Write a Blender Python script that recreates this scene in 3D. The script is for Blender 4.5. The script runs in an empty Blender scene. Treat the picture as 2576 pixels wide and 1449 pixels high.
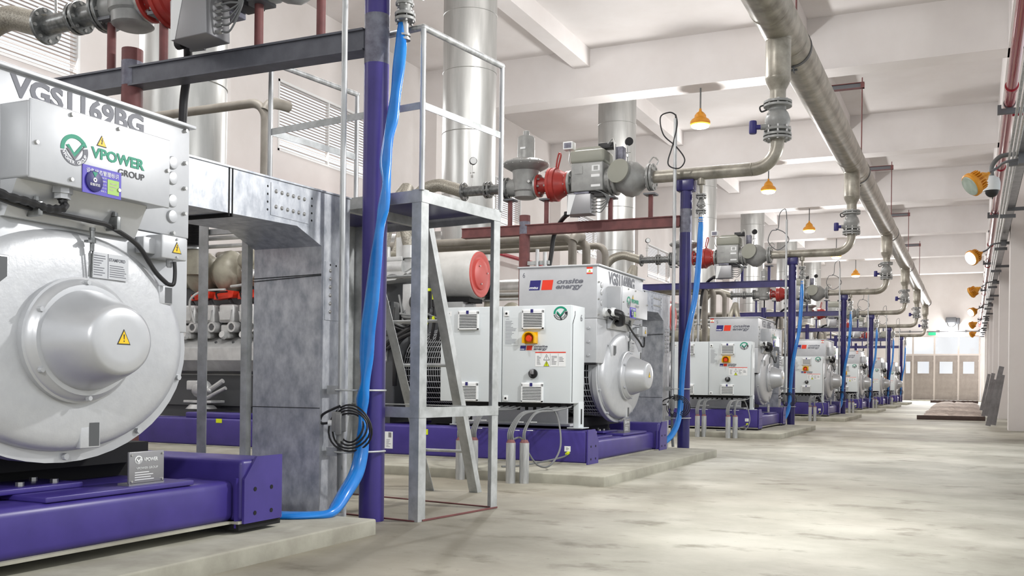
import bpy, bmesh, math, random
from mathutils import Vector as V, Matrix
random.seed(11)
PI = math.pi
C = bpy.context.scene.collection
sc = bpy.context.scene

# ------------------------------------------------------------------ camera, world, lights, exposure
cam = bpy.data.cameras.new('camera')
cam.sensor_fit = 'HORIZONTAL'; cam.sensor_width = 36.0
cam.lens = 2500.0 / 2576.0 * 36.0
cam.shift_y = (961.2 - 724.5) / 2576.0
cam.clip_start = 0.05; cam.clip_end = 400
co = bpy.data.objects.new('camera', cam); C.objects.link(co)
co.matrix_world = (Matrix.Translation((0, 0, 1.0)) @ Matrix.Rotation(math.radians(24.80), 4, 'Z')
                   @ Matrix.Rotation(math.radians(90), 4, 'X') @ Matrix.Rotation(math.radians(0.70), 4, 'Z'))
sc.camera = co
vs = sc.view_settings
vs.view_transform = 'Standard'; vs.look = 'None'; vs.gamma = 1.0; vs.use_curve_mapping = False
vs.exposure = -0.04
sc.cycles.use_denoising = True
sc.cycles.max_bounces = 8; sc.cycles.diffuse_bounces = 4; sc.cycles.glossy_bounces = 3
sc.cycles.transmission_bounces = 4; sc.cycles.transparent_max_bounces = 8
sc.cycles.caustics_reflective = False; sc.cycles.caustics_refractive = False

w = bpy.data.worlds.new('daylight'); sc.world = w; w.use_nodes = True
bg = w.node_tree.nodes['Background']
bg.inputs[0].default_value = (0.95, 0.97, 1.0, 1); bg.inputs[1].default_value = 1.05

def light(name, kind, loc, power, aim=None, size=0.3, color=(1, 1, 1), angle=130, size_y=None):
    l = bpy.data.lights.new(name, kind); l.energy = power; l.color = color
    if kind == 'SPOT':
        l.spot_size = math.radians(angle); l.spot_blend = 0.6; l.shadow_soft_size = size
    elif kind == 'POINT':
        l.shadow_soft_size = size
    else:
        l.size = size
        if size_y: l.shape = 'RECTANGLE'; l.size_y = size_y
    o = bpy.data.objects.new(name, l); C.objects.link(o); o.location = loc
    if aim is not None:
        o.rotation_euler = (V(aim) - V(loc)).to_track_quat('-Z', 'Y').to_euler()
    return o

FLOOD_Y = [17.2 + 9.75 * n for n in range(0, 6)]
# the flood lamps on the right wall (the first three hang behind and beside the camera)
for i, y in enumerate([-2.3, 7.45] + FLOOD_Y):
    light('flood_light', 'SPOT', (-0.14, y, 4.08), (900, 760)[i] if i < 2 else 420, aim=(-3.8, y - 0.5, 1.6), size=0.13,
          color=(1, 0.985, 0.97), angle=150)
LAMP_Y = [26.22 + 9.85 * n for n in range(-2, 5)]
for y in LAMP_Y:
    light('pendant_light', 'POINT', (-6.66, y, 7.68), 760, size=0.2, color=(1, 0.985, 0.97))
# daylight through the door glazing and the louvred windows
light('door_daylight', 'AREA', (-2.1, 79.2, 3.6), 1300, aim=(-2.1, 60, 1.2), size=5.0, size_y=2.2)
for n in range(-1, 6):
    light('louvre_daylight', 'AREA', (-14.7, 11.17 + 9.85 * n, 7.3), 120, aim=(-8, 11.17 + 9.85 * n, 4.0), size=4.0, size_y=1.6)

# ------------------------------------------------------------------ materials
def lin(c):
    c = c / 255.0
    return c / 12.92 if c <= 0.04045 else ((c + 0.055) / 1.055) ** 2.4
def col(r, g, b): return (lin(r), lin(g), lin(b), 1)
def pm(name, c, rough=0.5, metal=0.0, c2=None, scale=6.0, bump=0.0, stretch=None, trans=0.0, coat=0.0, lo=0.35, hi=0.65, detail=6):
    m = bpy.data.materials.new(name); m.use_nodes = True
    nt = m.node_tree; b = nt.nodes['Principled BSDF']
    b.inputs['Base Color'].default_value = col(*c)
    b.inputs['Roughness'].default_value = rough; b.inputs['Metallic'].default_value = metal
    if trans: b.inputs['Transmission Weight'].default_value = trans
    if coat: b.inputs['Coat Weight'].default_value = coat
    if c2 or bump:
        tc = nt.nodes.new('ShaderNodeTexCoord'); mp = nt.nodes.new('ShaderNodeMapping')
        nz = nt.nodes.new('ShaderNodeTexNoise'); nz.inputs['Scale'].default_value = scale; nz.inputs['Detail'].default_value = detail
        nz.inputs['Roughness'].default_value = 0.6
        nt.links.new(tc.outputs['Object'], mp.inputs['Vector']); nt.links.new(mp.outputs['Vector'], nz.inputs['Vector'])
        if stretch: mp.inputs['Scale'].default_value = stretch
        if c2:
            cr = nt.nodes.new('ShaderNodeValToRGB')
            cr.color_ramp.elements[0].position = lo; cr.color_ramp.elements[1].position = hi
            cr.color_ramp.elements[0].color = col(*c); cr.color_ramp.elements[1].color = col(*c2)
            nt.links.new(nz.outputs['Fac'], cr.inputs['Fac']); nt.links.new(cr.outputs['Color'], b.inputs['Base Color'])
        if bump:
            bp = nt.nodes.new('ShaderNodeBump'); bp.inputs['Strength'].default_value = bump; bp.inputs['Distance'].default_value = 0.02
            nt.links.new(nz.outputs['Fac'], bp.inputs['Height']); nt.links.new(bp.outputs['Normal'], b.inputs['Normal'])
    return m
def emit(name, c, s):
    m = bpy.data.materials.new(name); m.use_nodes = True; nt = m.node_tree
    b = nt.nodes['Principled BSDF']; b.inputs['Base Color'].default_value = col(*c)
    b.inputs['Emission Color'].default_value = col(*c); b.inputs['Emission Strength'].default_value = s
    return m

M = {}
M['slat'] = pm('louvre_slat_paint', (196, 182, 172), 0.6)
M['wall'] = pm('wall_paint', (232, 228, 226), 0.85, c2=(224, 219, 216), scale=0.6)
M['ceil'] = pm('ceiling_paint', (236, 233, 232), 0.9, c2=(228, 224, 222), scale=0.5)
M['plinth'] = pm('plinth_concrete', (176, 174, 160), 0.85, c2=(150, 147, 134), scale=3, bump=0.3)
M['silver'] = pm('silver_paint', (203, 205, 207), 0.33, 0.35, c2=(192, 194, 197), scale=3)
M['silver_cast'] = pm('silver_cast_paint', (202, 204, 206), 0.38, 0.3, c2=(196, 198, 201), scale=14, bump=0.12)
M['bolt'] = pm('bolt_steel', (190, 190, 188), 0.3, 0.8)
M['cab'] = pm('cabinet_paint', (216, 222, 224), 0.4, 0.0)
M['galv'] = pm('galvanised_steel', (214, 217, 221), 0.38, 0.45, c2=(164, 169, 177), scale=15, bump=0.05, lo=0.32, hi=0.68, stretch=(1, 1, .6))
M['galvpipe'] = pm('galvanised_pipe', (206, 208, 208), 0.36, 0.5, c2=(164, 166, 166), scale=22, stretch=(1, 1, .15))
M['galv2'] = pm('galvanised_angle', (200, 203, 203), 0.45, 0.4, c2=(166, 169, 168), scale=7)
M['stack'] = pm('stack_cladding', (184, 185, 183), 0.33, 0.72, c2=(164, 165, 163), scale=2, stretch=(3, 3, .3))
M['purple'] = pm('purple_paint', (70, 58, 138), 0.36, 0.0, c2=(56, 46, 116), scale=4, lo=0.3, hi=0.8)
def worn(m, c, scale=9.0, at=0.69):
    # chipped paint: small grey patches
    nt = m.node_tree; b = nt.nodes['Principled BSDF']; L = nt.links.new
    src = b.inputs['Base Color'].links[0].from_socket
    tc = nt.nodes.new('ShaderNodeTexCoord'); n = nt.nodes.new('ShaderNodeTexNoise'); n.inputs['Scale'].default_value = scale; n.inputs['Detail'].default_value = 9
    n.inputs['Roughness'].default_value = 0.72
    r = nt.nodes.new('ShaderNodeValToRGB'); r.color_ramp.elements[0].position = at; r.color_ramp.elements[1].position = at + .015
    x = nt.nodes.new('ShaderNodeMixRGB'); x.inputs[2].default_value = col(*c)
    L(tc.outputs['Object'], n.inputs['Vector']); L(n.outputs['Fac'], r.inputs['Fac']); L(r.outputs['Color'], x.inputs[0]); L(src, x.inputs[1]); L(x.outputs['Color'], b.inputs['Base Color'])
worn(M['purple'], (136, 130, 164))
M['postblue'] = pm('violet_blue_paint', (50, 44, 110), 0.28, 0.0, c2=(40, 36, 94), scale=5)
M['brown'] = pm('red_brown_primer', (126, 76, 74), 0.6, 0.0, c2=(104, 62, 62), scale=6)
M['primer'] = pm('dark_grey_primer', (104, 106, 114), 0.45, 0.2, c2=(88, 90, 98), scale=6)
M['greypaint'] = pm('grey_touch_up_paint', (132, 134, 146), 0.5, 0.2, c2=(100, 98, 112), scale=12)
M['valve'] = pm('grey_valve_paint', (158, 159, 157), 0.42, 0.15, c2=(142, 143, 141), scale=8)
M['valve2'] = pm('olive_grey_plastic', (150, 151, 140), 0.5)
M['pipe'] = pm('mottled_gas_pipe', (178, 173, 161), 0.36, 0.3, c2=(116, 112, 101), scale=3.2, bump=0.06, lo=0.36, hi=0.72)
M['flange'] = pm('zinc_flange', (150, 152, 151), 0.3, 0.7, c2=(108, 110, 110), scale=20)
M['red'] = pm('red_enamel', (176, 58, 50), 0.34, 0.0, c2=(150, 46, 42), scale=5)
M['redpipe'] = pm('red_sprinkler_paint', (170, 34, 52), 0.2, 0.0, coat=0.4)
M['redend'] = pm('coral_red_paint', (214, 92, 84), 0.38)
M['black'] = pm('black_rubber', (30, 30, 32), 0.5)
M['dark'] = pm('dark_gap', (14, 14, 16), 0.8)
M['cable'] = pm('grey_cable', (108, 110, 110), 0.45)
M['braid'] = pm('steel_braid', (176, 172, 160), 0.35, 0.6, c2=(130, 126, 116), scale=70, bump=0.3)
M['blue'] = pm('blue_lay_flat_hose', (24, 138, 226), 0.22, 0.0, c2=(18, 118, 208), scale=5, coat=0.5)
M['white'] = pm('white_label', (238, 240, 240), 0.5)
M['pblack'] = pm('black_print', (44, 46, 52), 0.5)
M['pgrey'] = pm('grey_print', (108, 110, 118), 0.5)
M['pgreen'] = pm('green_print', (20, 150, 118), 0.5)
M['pblue'] = pm('navy_print', (44, 40, 112), 0.45)
M['pred'] = pm('red_print', (226, 60, 36), 0.45)
M['spurple'] = pm('violet_sign', (84, 72, 190), 0.45)
M['sgreen'] = pm('light_green_card', (168, 208, 108), 0.5)
M['yellow'] = pm('warning_yellow', (246, 204, 20), 0.45)
M['lime'] = pm('lime_tag', (214, 228, 22), 0.5)
M['orange'] = pm('yellow_lamp_paint', (222, 152, 36), 0.4, 0.05, c2=(206, 136, 30), scale=8)
M['lens'] = emit('lit_lamp_glass', (255, 250, 242), 9.0)
M['lensoff'] = pm('unlit_lamp_glass', (176, 190, 178), 0.1, 0.1)
M['eng'] = pm('engine_silver_paint', (206, 207, 206), 0.36, 0.25, c2=(186, 187, 187), scale=6)
M['engdark'] = pm('dark_grey_and_shade', (92, 94, 96), 0.5, 0.3)  # real dark grey parts, and shade painted in around heads and pockets
M['lag'] = pm('beige_grey_lagging', (168, 164, 148), 0.4, 0.1, c2=(146, 142, 128), scale=6, bump=0.15)
M['lagpipe'] = pm('grey_lagged_pipe', (152, 147, 138), 0.55, 0.1, c2=(136, 131, 122), scale=5)
M['filter'] = pm('air_filter_white', (214, 213, 209), 0.4, c2=(200, 199, 195), scale=5)
M['estop'] = pm('emergency_yellow', (232, 178, 16), 0.35)
M['btn'] = pm('button_red', (232, 70, 32), 0.35)
M['door'] = pm('door_steel', (160, 152, 146), 0.45, 0.3, c2=(148, 140, 134), scale=3)
M['doorframe'] = pm('door_frame_steel', (200, 192, 186), 0.5, 0.2)
M['timber'] = pm('dark_timber', (92, 74, 68), 0.7, c2=(72, 58, 54), scale=6, stretch=(1, 8, 8))
M['plank'] = pm('grey_board', (134, 132, 134), 0.7, c2=(112, 110, 112), scale=5)
M['earth'] = pm('rubble', (176, 162, 150), 0.95, c2=(128, 114, 106), scale=5, bump=0.8)
M['strut'] = pm('grey_strut', (108, 110, 114), 0.5, 0.3)
M['tray'] = pm('cable_tray_steel', (176, 178, 184), 0.4, 0.6, c2=(150, 152, 158), scale=6)
M['exit'] = emit('exit_sign_green', (40, 170, 120), 0.8)
M['wrap'] = pm('black_spiral_wrap', (34, 34, 36), 0.4)
M['plaque'] = pm('grey_plaque', (150, 150, 152), 0.4, 0.5)

def glass():
    m = bpy.data.materials.new('window_glass'); m.use_nodes = True; nt = m.node_tree
    for n in list(nt.nodes):
        if n.type != 'OUTPUT_MATERIAL': nt.nodes.remove(n)
    out = [n for n in nt.nodes if n.type == 'OUTPUT_MATERIAL'][0]
    t = nt.nodes.new('ShaderNodeBsdfTransparent'); g = nt.nodes.new('ShaderNodeBsdfGlossy'); mx = nt.nodes.new('ShaderNodeMixShader')
    g.inputs['Roughness'].default_value = 0.05; mx.inputs[0].default_value = 0.06
    nt.links.new(t.outputs[0], mx.inputs[1]); nt.links.new(g.outputs[0], mx.inputs[2]); nt.links.new(mx.outputs[0], out.inputs[0])
    return m
M['glass'] = glass()

def floor_mat():
    m = bpy.data.materials.new('stained_concrete_floor'); m.use_nodes = True
    nt = m.node_tree; b = nt.nodes['Principled BSDF']; L = nt.links.new
    tc = nt.nodes.new('ShaderNodeTexCoord')
    def noise(scale, stretch, rot=0.0, detail=8):
        mp = nt.nodes.new('ShaderNodeMapping'); mp.inputs['Scale'].default_value = stretch; mp.inputs['Rotation'].default_value = (0, 0, rot)
        n = nt.nodes.new('ShaderNodeTexNoise'); n.inputs['Scale'].default_value = scale; n.inputs['Detail'].default_value = detail
        n.inputs['Roughness'].default_value = 0.62
        L(tc.outputs['Object'], mp.inputs['Vector']); L(mp.outputs['Vector'], n.inputs['Vector']); return n
    def ramp(n, a, b_, ca, cb):
        r = nt.nodes.new('ShaderNodeValToRGB'); r.color_ramp.elements[0].position = a; r.color_ramp.elements[1].position = b_
        r.color_ramp.elements[0].color = ca; r.color_ramp.elements[1].color = cb; L(n.outputs['Fac'], r.inputs['Fac']); return r
    def mix(mode, fac, a, b_):
        x = nt.nodes.new('ShaderNodeMixRGB'); x.blend_type = mode; x.inputs[0].default_value = fac
        L(a.outputs['Color'], x.inputs[1]); L(b_.outputs['Color'], x.inputs[2]); return x
    base = ramp(noise(0.9, (1, 1, 1)), 0.3, 0.7, col(178, 177, 163), col(198, 196, 184))
    stain = ramp(noise(0.45, (0.9, 1.0, 1), 0.5, 12), 0.42, 0.72, (1, 1, 1, 1), col(158, 154, 145))
    streak = ramp(noise(2.4, (0.8, 1.1, 1), 0.15, 10), 0.56, 0.70, (1, 1, 1, 1), col(178, 173, 163))
    speck = ramp(noise(16, (1, 1, 1)), 0.25, 0.36, col(150, 146, 134), (1, 1, 1, 1))
    big = ramp(noise(0.16, (1, 0.8, 1), 0.3, 4), 0.40, 0.62, (1, 1, 1, 1), col(190, 183, 174))
    base = mix('MULTIPLY', 0.9, base, big)
    c1 = mix('MULTIPLY', 0.9, base, stain); c2 = mix('MULTIPLY', 0.9, c1, streak); c3 = mix('MULTIPLY', 0.6, c2, speck)
    L(c3.outputs['Color'], b.inputs['Base Color'])
    b.inputs['Roughness'].default_value = 0.62
    bp = nt.nodes.new('ShaderNodeBump'); bp.inputs['Strength'].default_value = 0.15; bp.inputs['Distance'].default_value = 0.02
    L(noise(5, (1, 1, 1)).outputs['Fac'], bp.inputs['Height']); L(bp.outputs['Normal'], b.inputs['Normal'])
    return m
M['floor'] = floor_mat()

# ------------------------------------------------------------------ mesh builder
X, Y, Z = V((1, 0, 0)), V((0, 1, 0)), V((0, 0, 1))
_txt = {}
def text_geo(s, bold=0.0, shear=0.0):
    k = (s, bold, shear)
    if k not in _txt:
        cu = bpy.data.curves.new('t', 'FONT'); cu.body = s; cu.size = 1; cu.offset = bold; cu.shear = shear
        cu.resolution_u = 3
        o = bpy.data.objects.new('t', cu); C.objects.link(o)
        dg = bpy.context.evaluated_depsgraph_get(); dg.update()
        me = bpy.data.meshes.new_from_object(o.evaluated_get(dg))
        vv = [(v.co.x, v.co.y) for v in me.vertices]; ff = [tuple(p.vertices) for p in me.polygons]
        C.objects.unlink(o); bpy.data.objects.remove(o); bpy.data.curves.remove(cu); bpy.data.meshes.remove(me)
        if vv:
            x0 = min(p[0] for p in vv); x1 = max(p[0] for p in vv); y0 = min(p[1] for p in vv); y1 = max(p[1] for p in vv)
            _txt[k] = ([((p[0] - x0) / max(x1 - x0, 1e-6), (p[1] - y0) / max(y1 - y0, 1e-6)) for p in vv], ff, (x1 - x0) / max(y1 - y0, 1e-6))
        else:
            _txt[k] = ([], [], 1)
    return _txt[k]

def crv(pts, k=6):
    P = [V(p) for p in pts]; out = []
    for i in range(len(P) - 1):
        a, b, c, d = P[max(i - 1, 0)], P[i], P[i + 1], P[min(i + 2, len(P) - 1)]
        for j in range(k):
            t = j / k
            out.append(0.5 * ((2 * b) + (c - a) * t + (2 * a - 5 * b + 4 * c - d) * t * t + (3 * b - a - 3 * c + d) * t ** 3))
    out.append(P[-1]); return out

def basis(ax):
    ax = V(ax).normalized()
    if abs(ax.x) > 0.99: return ax, Y.copy(), Z.copy()
    if abs(ax.y) > 0.99: return ax, X.copy(), Z.copy()
    if abs(ax.z) > 0.99: return ax, X.copy(), Y.copy()
    u = ax.cross(Z).normalized(); return ax, u, ax.cross(u).normalized()

class MB:
    def __init__(s): s.v = []; s.f = []
    def add(s, vs_, fs, m=0, sm=False):
        n = len(s.v); s.v += [tuple(p) for p in vs_]
        for f in fs: s.f.append((tuple(i + n for i in f), m, sm))
    def box(s, x0, x1, y0, y1, z0, z1, m=0, bev=0.0):
        if bev:
            bm = bmesh.new(); bmesh.ops.create_cube(bm, size=1)
            for v in bm.verts: v.co = V(((x0 + x1) / 2 + v.co.x * (x1 - x0), (y0 + y1) / 2 + v.co.y * (y1 - y0), (z0 + z1) / 2 + v.co.z * (z1 - z0)))
            bmesh.ops.bevel(bm, geom=bm.edges[:], offset=bev, segments=3, affect='EDGES', profile=0.5)
            bm.verts.index_update()
            s.add([v.co.copy() for v in bm.verts], [[v.index for v in f.verts] for f in bm.faces], m, True); bm.free(); return s
        s.add([(x0, y0, z0), (x1, y0, z0), (x1, y1, z0), (x0, y1, z0), (x0, y0, z1), (x1, y0, z1), (x1, y1, z1), (x0, y1, z1)],
              [(0, 3, 2, 1), (4, 5, 6, 7), (0, 1, 5, 4), (1, 2, 6, 5), (2, 3, 7, 6), (3, 0, 4, 7)], m); return s
    def bar(s, p0, p1, w, h, m=0, up=Z):
        p0, p1 = V(p0), V(p1); d = (p1 - p0).normalized()
        up = V(up)
        if abs(d.dot(up)) > 0.98: up = X
        r = d.cross(up).normalized(); u = r.cross(d).normalized(); r *= w / 2; u *= h / 2
        q = []
        for p in (p0, p1): q += [p - r - u, p + r - u, p + r + u, p - r + u]
        s.add(q, [(0, 1, 2, 3), (7, 6, 5, 4), (0, 4, 5, 1), (1, 5, 6, 2), (2, 6, 7, 3), (3, 7, 4, 0)], m); return s
    def angle(s, p0, p1, a, b, w=0.06, t=0.006, m=0):
        """L-section from p0 to p1 with legs along a and b"""
        p0, p1, a, b = V(p0), V(p1), V(a).normalized(), V(b).normalized()
        prof = [V((0, 0, 0)), a * w, a * w + b * t, a * t + b * t, a * t + b * w, b * w]
        s.prism([p0 + q for q in prof], p1 - p0, m); return s
    def prism(s, poly, vec, m=0, sm=False):
        n = len(poly); vec = V(vec); P = [V(p) for p in poly]
        s.add(P + [p + vec for p in P], [tuple(range(n - 1, -1, -1)), tuple(range(n, 2 * n))] + [(i, (i + 1) % n, n + (i + 1) % n, n + i) for i in range(n)], m, sm); return s
    def lathe(s, o, ax, prof, n=24, m=0, su=1.0, sv=1.0, sm=True, a0=0.0, caps=True):
        o = V(o); ax, u, v = basis(ax); q = []; F = []
        for t, r in prof:
            for i in range(n):
                a = a0 + 2 * PI * i / n
                q.append(o + ax * t + u * (math.cos(a) * r * su) + v * (math.sin(a) * r * sv))
        for k in range(len(prof) - 1):
            for i in range(n):
                j = (i + 1) % n; F.append((k * n + i, k * n + j, (k + 1) * n + j, (k + 1) * n + i))
        if caps:
            F.append(tuple(range(n - 1, -1, -1))); F.append(tuple(range((len(prof) - 1) * n, len(prof) * n)))
        s.add(q, F, m, sm); return s
    def cyl(s, p0, p1, r0, r1=None, n=16, m=0, sm=True):
        p0, p1 = V(p0), V(p1); d = p1 - p0
        return s.lathe(p0, d, [(0, r0), (d.length, r0 if r1 is None else r1)], n, m, sm=sm)
    def tube(s, pts, r, n=8, m=0, flat=None):
        P = [V(p) for p in pts]; R = r if isinstance(r, (list, tuple)) else [r] * len(P)
        t0 = (P[1] - P[0]).normalized(); u = t0.orthogonal().normalized() if flat is None else V(flat)
        q = []; F = []
        for i, p in enumerate(P):
            t = (P[min(i + 1, len(P) - 1)] - P[max(i - 1, 0)])
            if t.length < 1e-9: t = t0
            t.normalize(); u = (u - t * u.dot(t))
            if u.length < 1e-6: u = t.orthogonal()
            u.normalize(); v = t.cross(u)
            ru, rv = R[i] if isinstance(R[i], (tuple, list)) else (R[i], R[i])
            for k in range(n):
                a = 2 * PI * k / n; q.append(p + u * math.cos(a) * ru + v * math.sin(a) * rv)
        for i in range(len(P) - 1):
            for k in range(n):
                j = (k + 1) % n; F.append((i * n + k, i * n + j, (i + 1) * n + j, (i + 1) * n + k))
        F.append(tuple(range(n - 1, -1, -1))); F.append(tuple(range((len(P) - 1) * n, len(P) * n)))
        s.add(q, F, m, True); return s
    def ball(s, c, rx, ry=None, rz=None, m=0, n=16):
        ry = rx if ry is None else ry; rz = rx if rz is None else rz
        k = max(6, n // 2); prof = [(-math.cos(PI * i / k) * rz, max(math.sin(PI * i / k), 0.01)) for i in range(k + 1)]
        return s.lathe(c, Z, prof, n, m, rx, ry)
    def bolts(s, c, ax, R, nb, r=0.012, t=0.02, m=0, su=1.0, sv=1.0, a0=0.2):
        c = V(c); ax, u, v = basis(ax)
        for i in range(nb):
            a = a0 + 2 * PI * i / nb; p = c + u * math.cos(a) * R * su + v * math.sin(a) * R * sv
            s.lathe(p, ax, [(-t, r), (t, r)], 6, m, sm=False)
        return s
    def flange(s, c, ax, r, t, nb=8, m=0, mb=1):
        ax = V(ax); s.lathe(V(c) - ax * t / 2, ax, [(0, r * .97), (t * .12, r), (t * .88, r), (t, r * .97)], 24, m)
        if nb: s.bolts(c, ax, r * .82, nb, r * .085 + .003, t / 2 + .014, mb)
        return s
    # flat marks on a face: frame = (origin, right, up)
    def flat(s, fr, pts, m=0, d=0.0, t=0.0015):
        o, r, u = V(fr[0]), V(fr[1]), V(fr[2]); nrm = r.cross(u).normalized()
        s.prism([o + r * p[0] + u * p[1] + nrm * d for p in pts], nrm * t, m); return s
    def rect(s, fr, x0, y0, x1, y1, m=0, d=0.0, t=0.0015): return s.flat(fr, [(x0, y0), (x1, y0), (x1, y1), (x0, y1)], m, d, t)
    def ringseg(s, fr, c, r0, r1, a0, a1, m=0, d=0.0, n=24):
        o = [(c[0] + r1 * math.cos(math.radians(a0 + (a1 - a0) * i / n)), c[1] + r1 * math.sin(math.radians(a0 + (a1 - a0) * i / n))) for i in range(n + 1)]
        q = [(c[0] + r0 * math.cos(math.radians(a0 + (a1 - a0) * i / n)), c[1] + r0 * math.sin(math.radians(a0 + (a1 - a0) * i / n))) for i in range(n + 1)]
        for i in range(n): s.flat(fr, [q[i], o[i], o[i + 1], q[i + 1]], m, d)
        return s
    def txt(s, fr, t, x0, y0, w, h, m=0, bold=0.0, shear=0.0, d=0.0015, rot=None):
        vv, ff, asp = text_geo(t, bold, shear)
        if w is None: w = h * asp
        o, r, u = V(fr[0]), V(fr[1]), V(fr[2]); nrm = r.cross(u).normalized()
        if rot:
            cx, cy, a = rot; ca, sa = math.cos(a), math.sin(a)
            P = [(cx + ca * (x0 + p[0] * w) - sa * (y0 + p[1] * h), cy + sa * (x0 + p[0] * w) + ca * (y0 + p[1] * h)) for p in vv]
        else: P = [(x0 + p[0] * w, y0 + p[1] * h) for p in vv]
        s.add([o + r * p[0] + u * p[1] + nrm * d for p in P], ff, m); return s
    def mesh(s, name, mats, base=(0, 0, 0), ang=35):
        b = V(base); me = bpy.data.meshes.new(name)
        me.from_pydata([V(p) - b for p in s.v], [], [f[0] for f in s.f])
        for mt in mats: me.materials.append(mt)
        me.polygons.foreach_set('material_index', [min(f[1], len(mats) - 1) for f in s.f])
        me.polygons.foreach_set('use_smooth', [f[2] for f in s.f])
        bm = bmesh.new(); bm.from_mesh(me); bmesh.ops.recalc_face_normals(bm, faces=bm.faces[:]); bm.to_mesh(me); bm.free()
        me.set_sharp_from_angle(angle=math.radians(ang)); me.update()
        return me

BASE = {}; CACHE = {}
def thing(name, label, cat, base, off=(0, 0, 0), group=None):
    o = bpy.data.objects.new(name, None); o.empty_display_size = 0.2; C.objects.link(o)
    o.location = V(base) + V(off); o['label'] = label; o['category'] = cat
    if group: o['group'] = group
    BASE[o.name] = base; return o
def _mk(name, key, fn, mats, base):
    key = (name, key, tuple(base))
    if key not in CACHE:
        b = MB(); fn(b); CACHE[key] = b.mesh(name, [M[m] for m in mats], base)
    return bpy.data.objects.new(name, CACHE[key])
def part(parent, name, key, mats, fn, label=None):
    base = BASE[parent.name]; o = _mk(name, key, fn, mats, base)
    C.objects.link(o); o.parent = parent; BASE[o.name] = base
    if label: o['label'] = label
    return o
def solo(name, label, cat, base, key, mats, fn, off=(0, 0, 0), group=None):
    o = _mk(name, key, fn, mats, base); C.objects.link(o)
    o.location = V(base) + V(off); o['label'] = label; o['category'] = cat
    if group: o['group'] = group
    BASE[o.name] = base; return o
def struct(name, mats, fn, parent=None, base=(0, 0, 0)):
    o = _mk(name, name + str(len(CACHE)), fn, mats, base if parent is None else BASE[parent.name]); C.objects.link(o)
    if parent is None: o.location = base; o['kind'] = 'structure'; BASE[o.name] = base
    else: o.parent = parent; BASE[o.name] = BASE[parent.name]
    return o

OFF = {1: -8.46, 2: 0.0, 3: 9.69, 4: 20.15, 5: 30.17, 6: 40.18, 7: 50.27}
ORD = {1: 'nearest', 2: 'second', 3: 'third', 4: 'fourth', 5: 'fifth', 6: 'sixth', 7: 'farthest'}
# ------------------------------------------------------------------ the room
XW, XR, YB, ZC = -14.94, 1.45, 80.0, 10.25      # left wall, right wall, back wall, ceiling
YF = -9.0
BB = 9.85
BEAM = [25.85 + BB * n for n in range(-3, 6)]; ZBM = 8.93
struct('floor', ['floor'], lambda b: b.box(XW - .3, 14, YF, YB + 4, -0.3, 0))
struct('ceiling', ['ceil'], lambda b: b.box(XW - .3, XR + .3, YF, YB + .3, ZC, ZC + .2))
for y in BEAM:
    struct('ceiling_beam', ['ceil'], lambda b: b.box(XW, XR, y, y + .74, ZBM, ZC + .02), base=(0, y, ZBM))
for x0, x1 in ((-10.14, -9.68), (-4.32, -3.86)):
    struct('ceiling_beam', ['ceil'], lambda b: b.box(x0, x1, YF, YB, 9.75, ZC + .02), base=(x0, YF, 9.7))
struct('ceiling_beam', ['ceil'], lambda b: b.box(0.70, XR, YF, YB, ZBM, ZC + .02), base=(1, YF, ZBM))

# louvred windows in the left wall, one to a bay
WIN = [(y + 2.97, y + 7.07) for y in BEAM]
WZ0, WZ1 = 6.42, 8.11
def wall_left(b):
    b.box(XW - .25, XW, YF, YB + .3, 0, WZ0); b.box(XW - .25, XW, YF, YB + .3, WZ1, ZC)
    y = YF
    for a, c in WIN:
        if a > y and a < YB: b.box(XW - .25, XW, y, a, WZ0, WZ1)
        y = max(y, min(c, YB))
    b.box(XW - .25, XW, y, YB + .3, WZ0, WZ1)
struct('wall_left', ['wall'], wall_left)
for y in BEAM:
    if y < YB: struct('pillar_left', ['wall'], lambda b: b.box(XW, XW + .45, y - .05, y + .80, 0, ZBM), base=(XW, y, 0))
for i, (a, c) in enumerate(WIN):
    if c > YB or c < 0: continue
    wn = struct('window_%d' % (i + 1), ['white'], lambda b: (b.box(XW - .12, XW + .012, a, a + .05, WZ0, WZ1), b.box(XW - .12, XW + .012, c - .05, c, WZ0, WZ1),
                b.box(XW - .12, XW + .012, a, c, WZ1 - .06, WZ1), b.box(XW - .12, XW + .012, a, c, WZ0, WZ0 + .05),
                b.box(XW - .10, XW - .0, (a + c) / 2 - .02, (a + c) / 2 + .02, WZ0, WZ1)), base=(XW, a, WZ0))
    def slats(b):
        z = WZ0 + .07
        while z < WZ1 - .07:
            for q0, q1 in ((a + .05, (a + c) / 2 - .02), ((a + c) / 2 + .02, c - .05)):
                b.add([(XW - .10, q0, z + .012), (XW - .02, q0, z + .002), (XW - .02, q1, z + .002), (XW - .10, q1, z + .012),
                       (XW - .10, q0, z + .006), (XW - .02, q0, z - .004), (XW - .02, q1, z - .004), (XW - .10, q1, z + .006)],
                      [(0, 1, 2, 3), (7, 6, 5, 4), (0, 4, 5, 1), (1, 5, 6, 2), (2, 6, 7, 3), (3, 7, 4, 0)])
            z += .072
    struct('louvre_slats', ['slat'], slats, parent=wn)

# right wall with its row of pillars
struct('wall_right', ['wall'], lambda b: b.box(XR, XR + .25, 21, YB + .3, 0, ZC))
for n in range(0, 6):
    y = 26.0 + 9.75 * n
    struct('pillar_right', ['wall'], lambda b: b.box(.80, XR, y, y + .74, 0, ZBM), base=(.8, y, 0))

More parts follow.
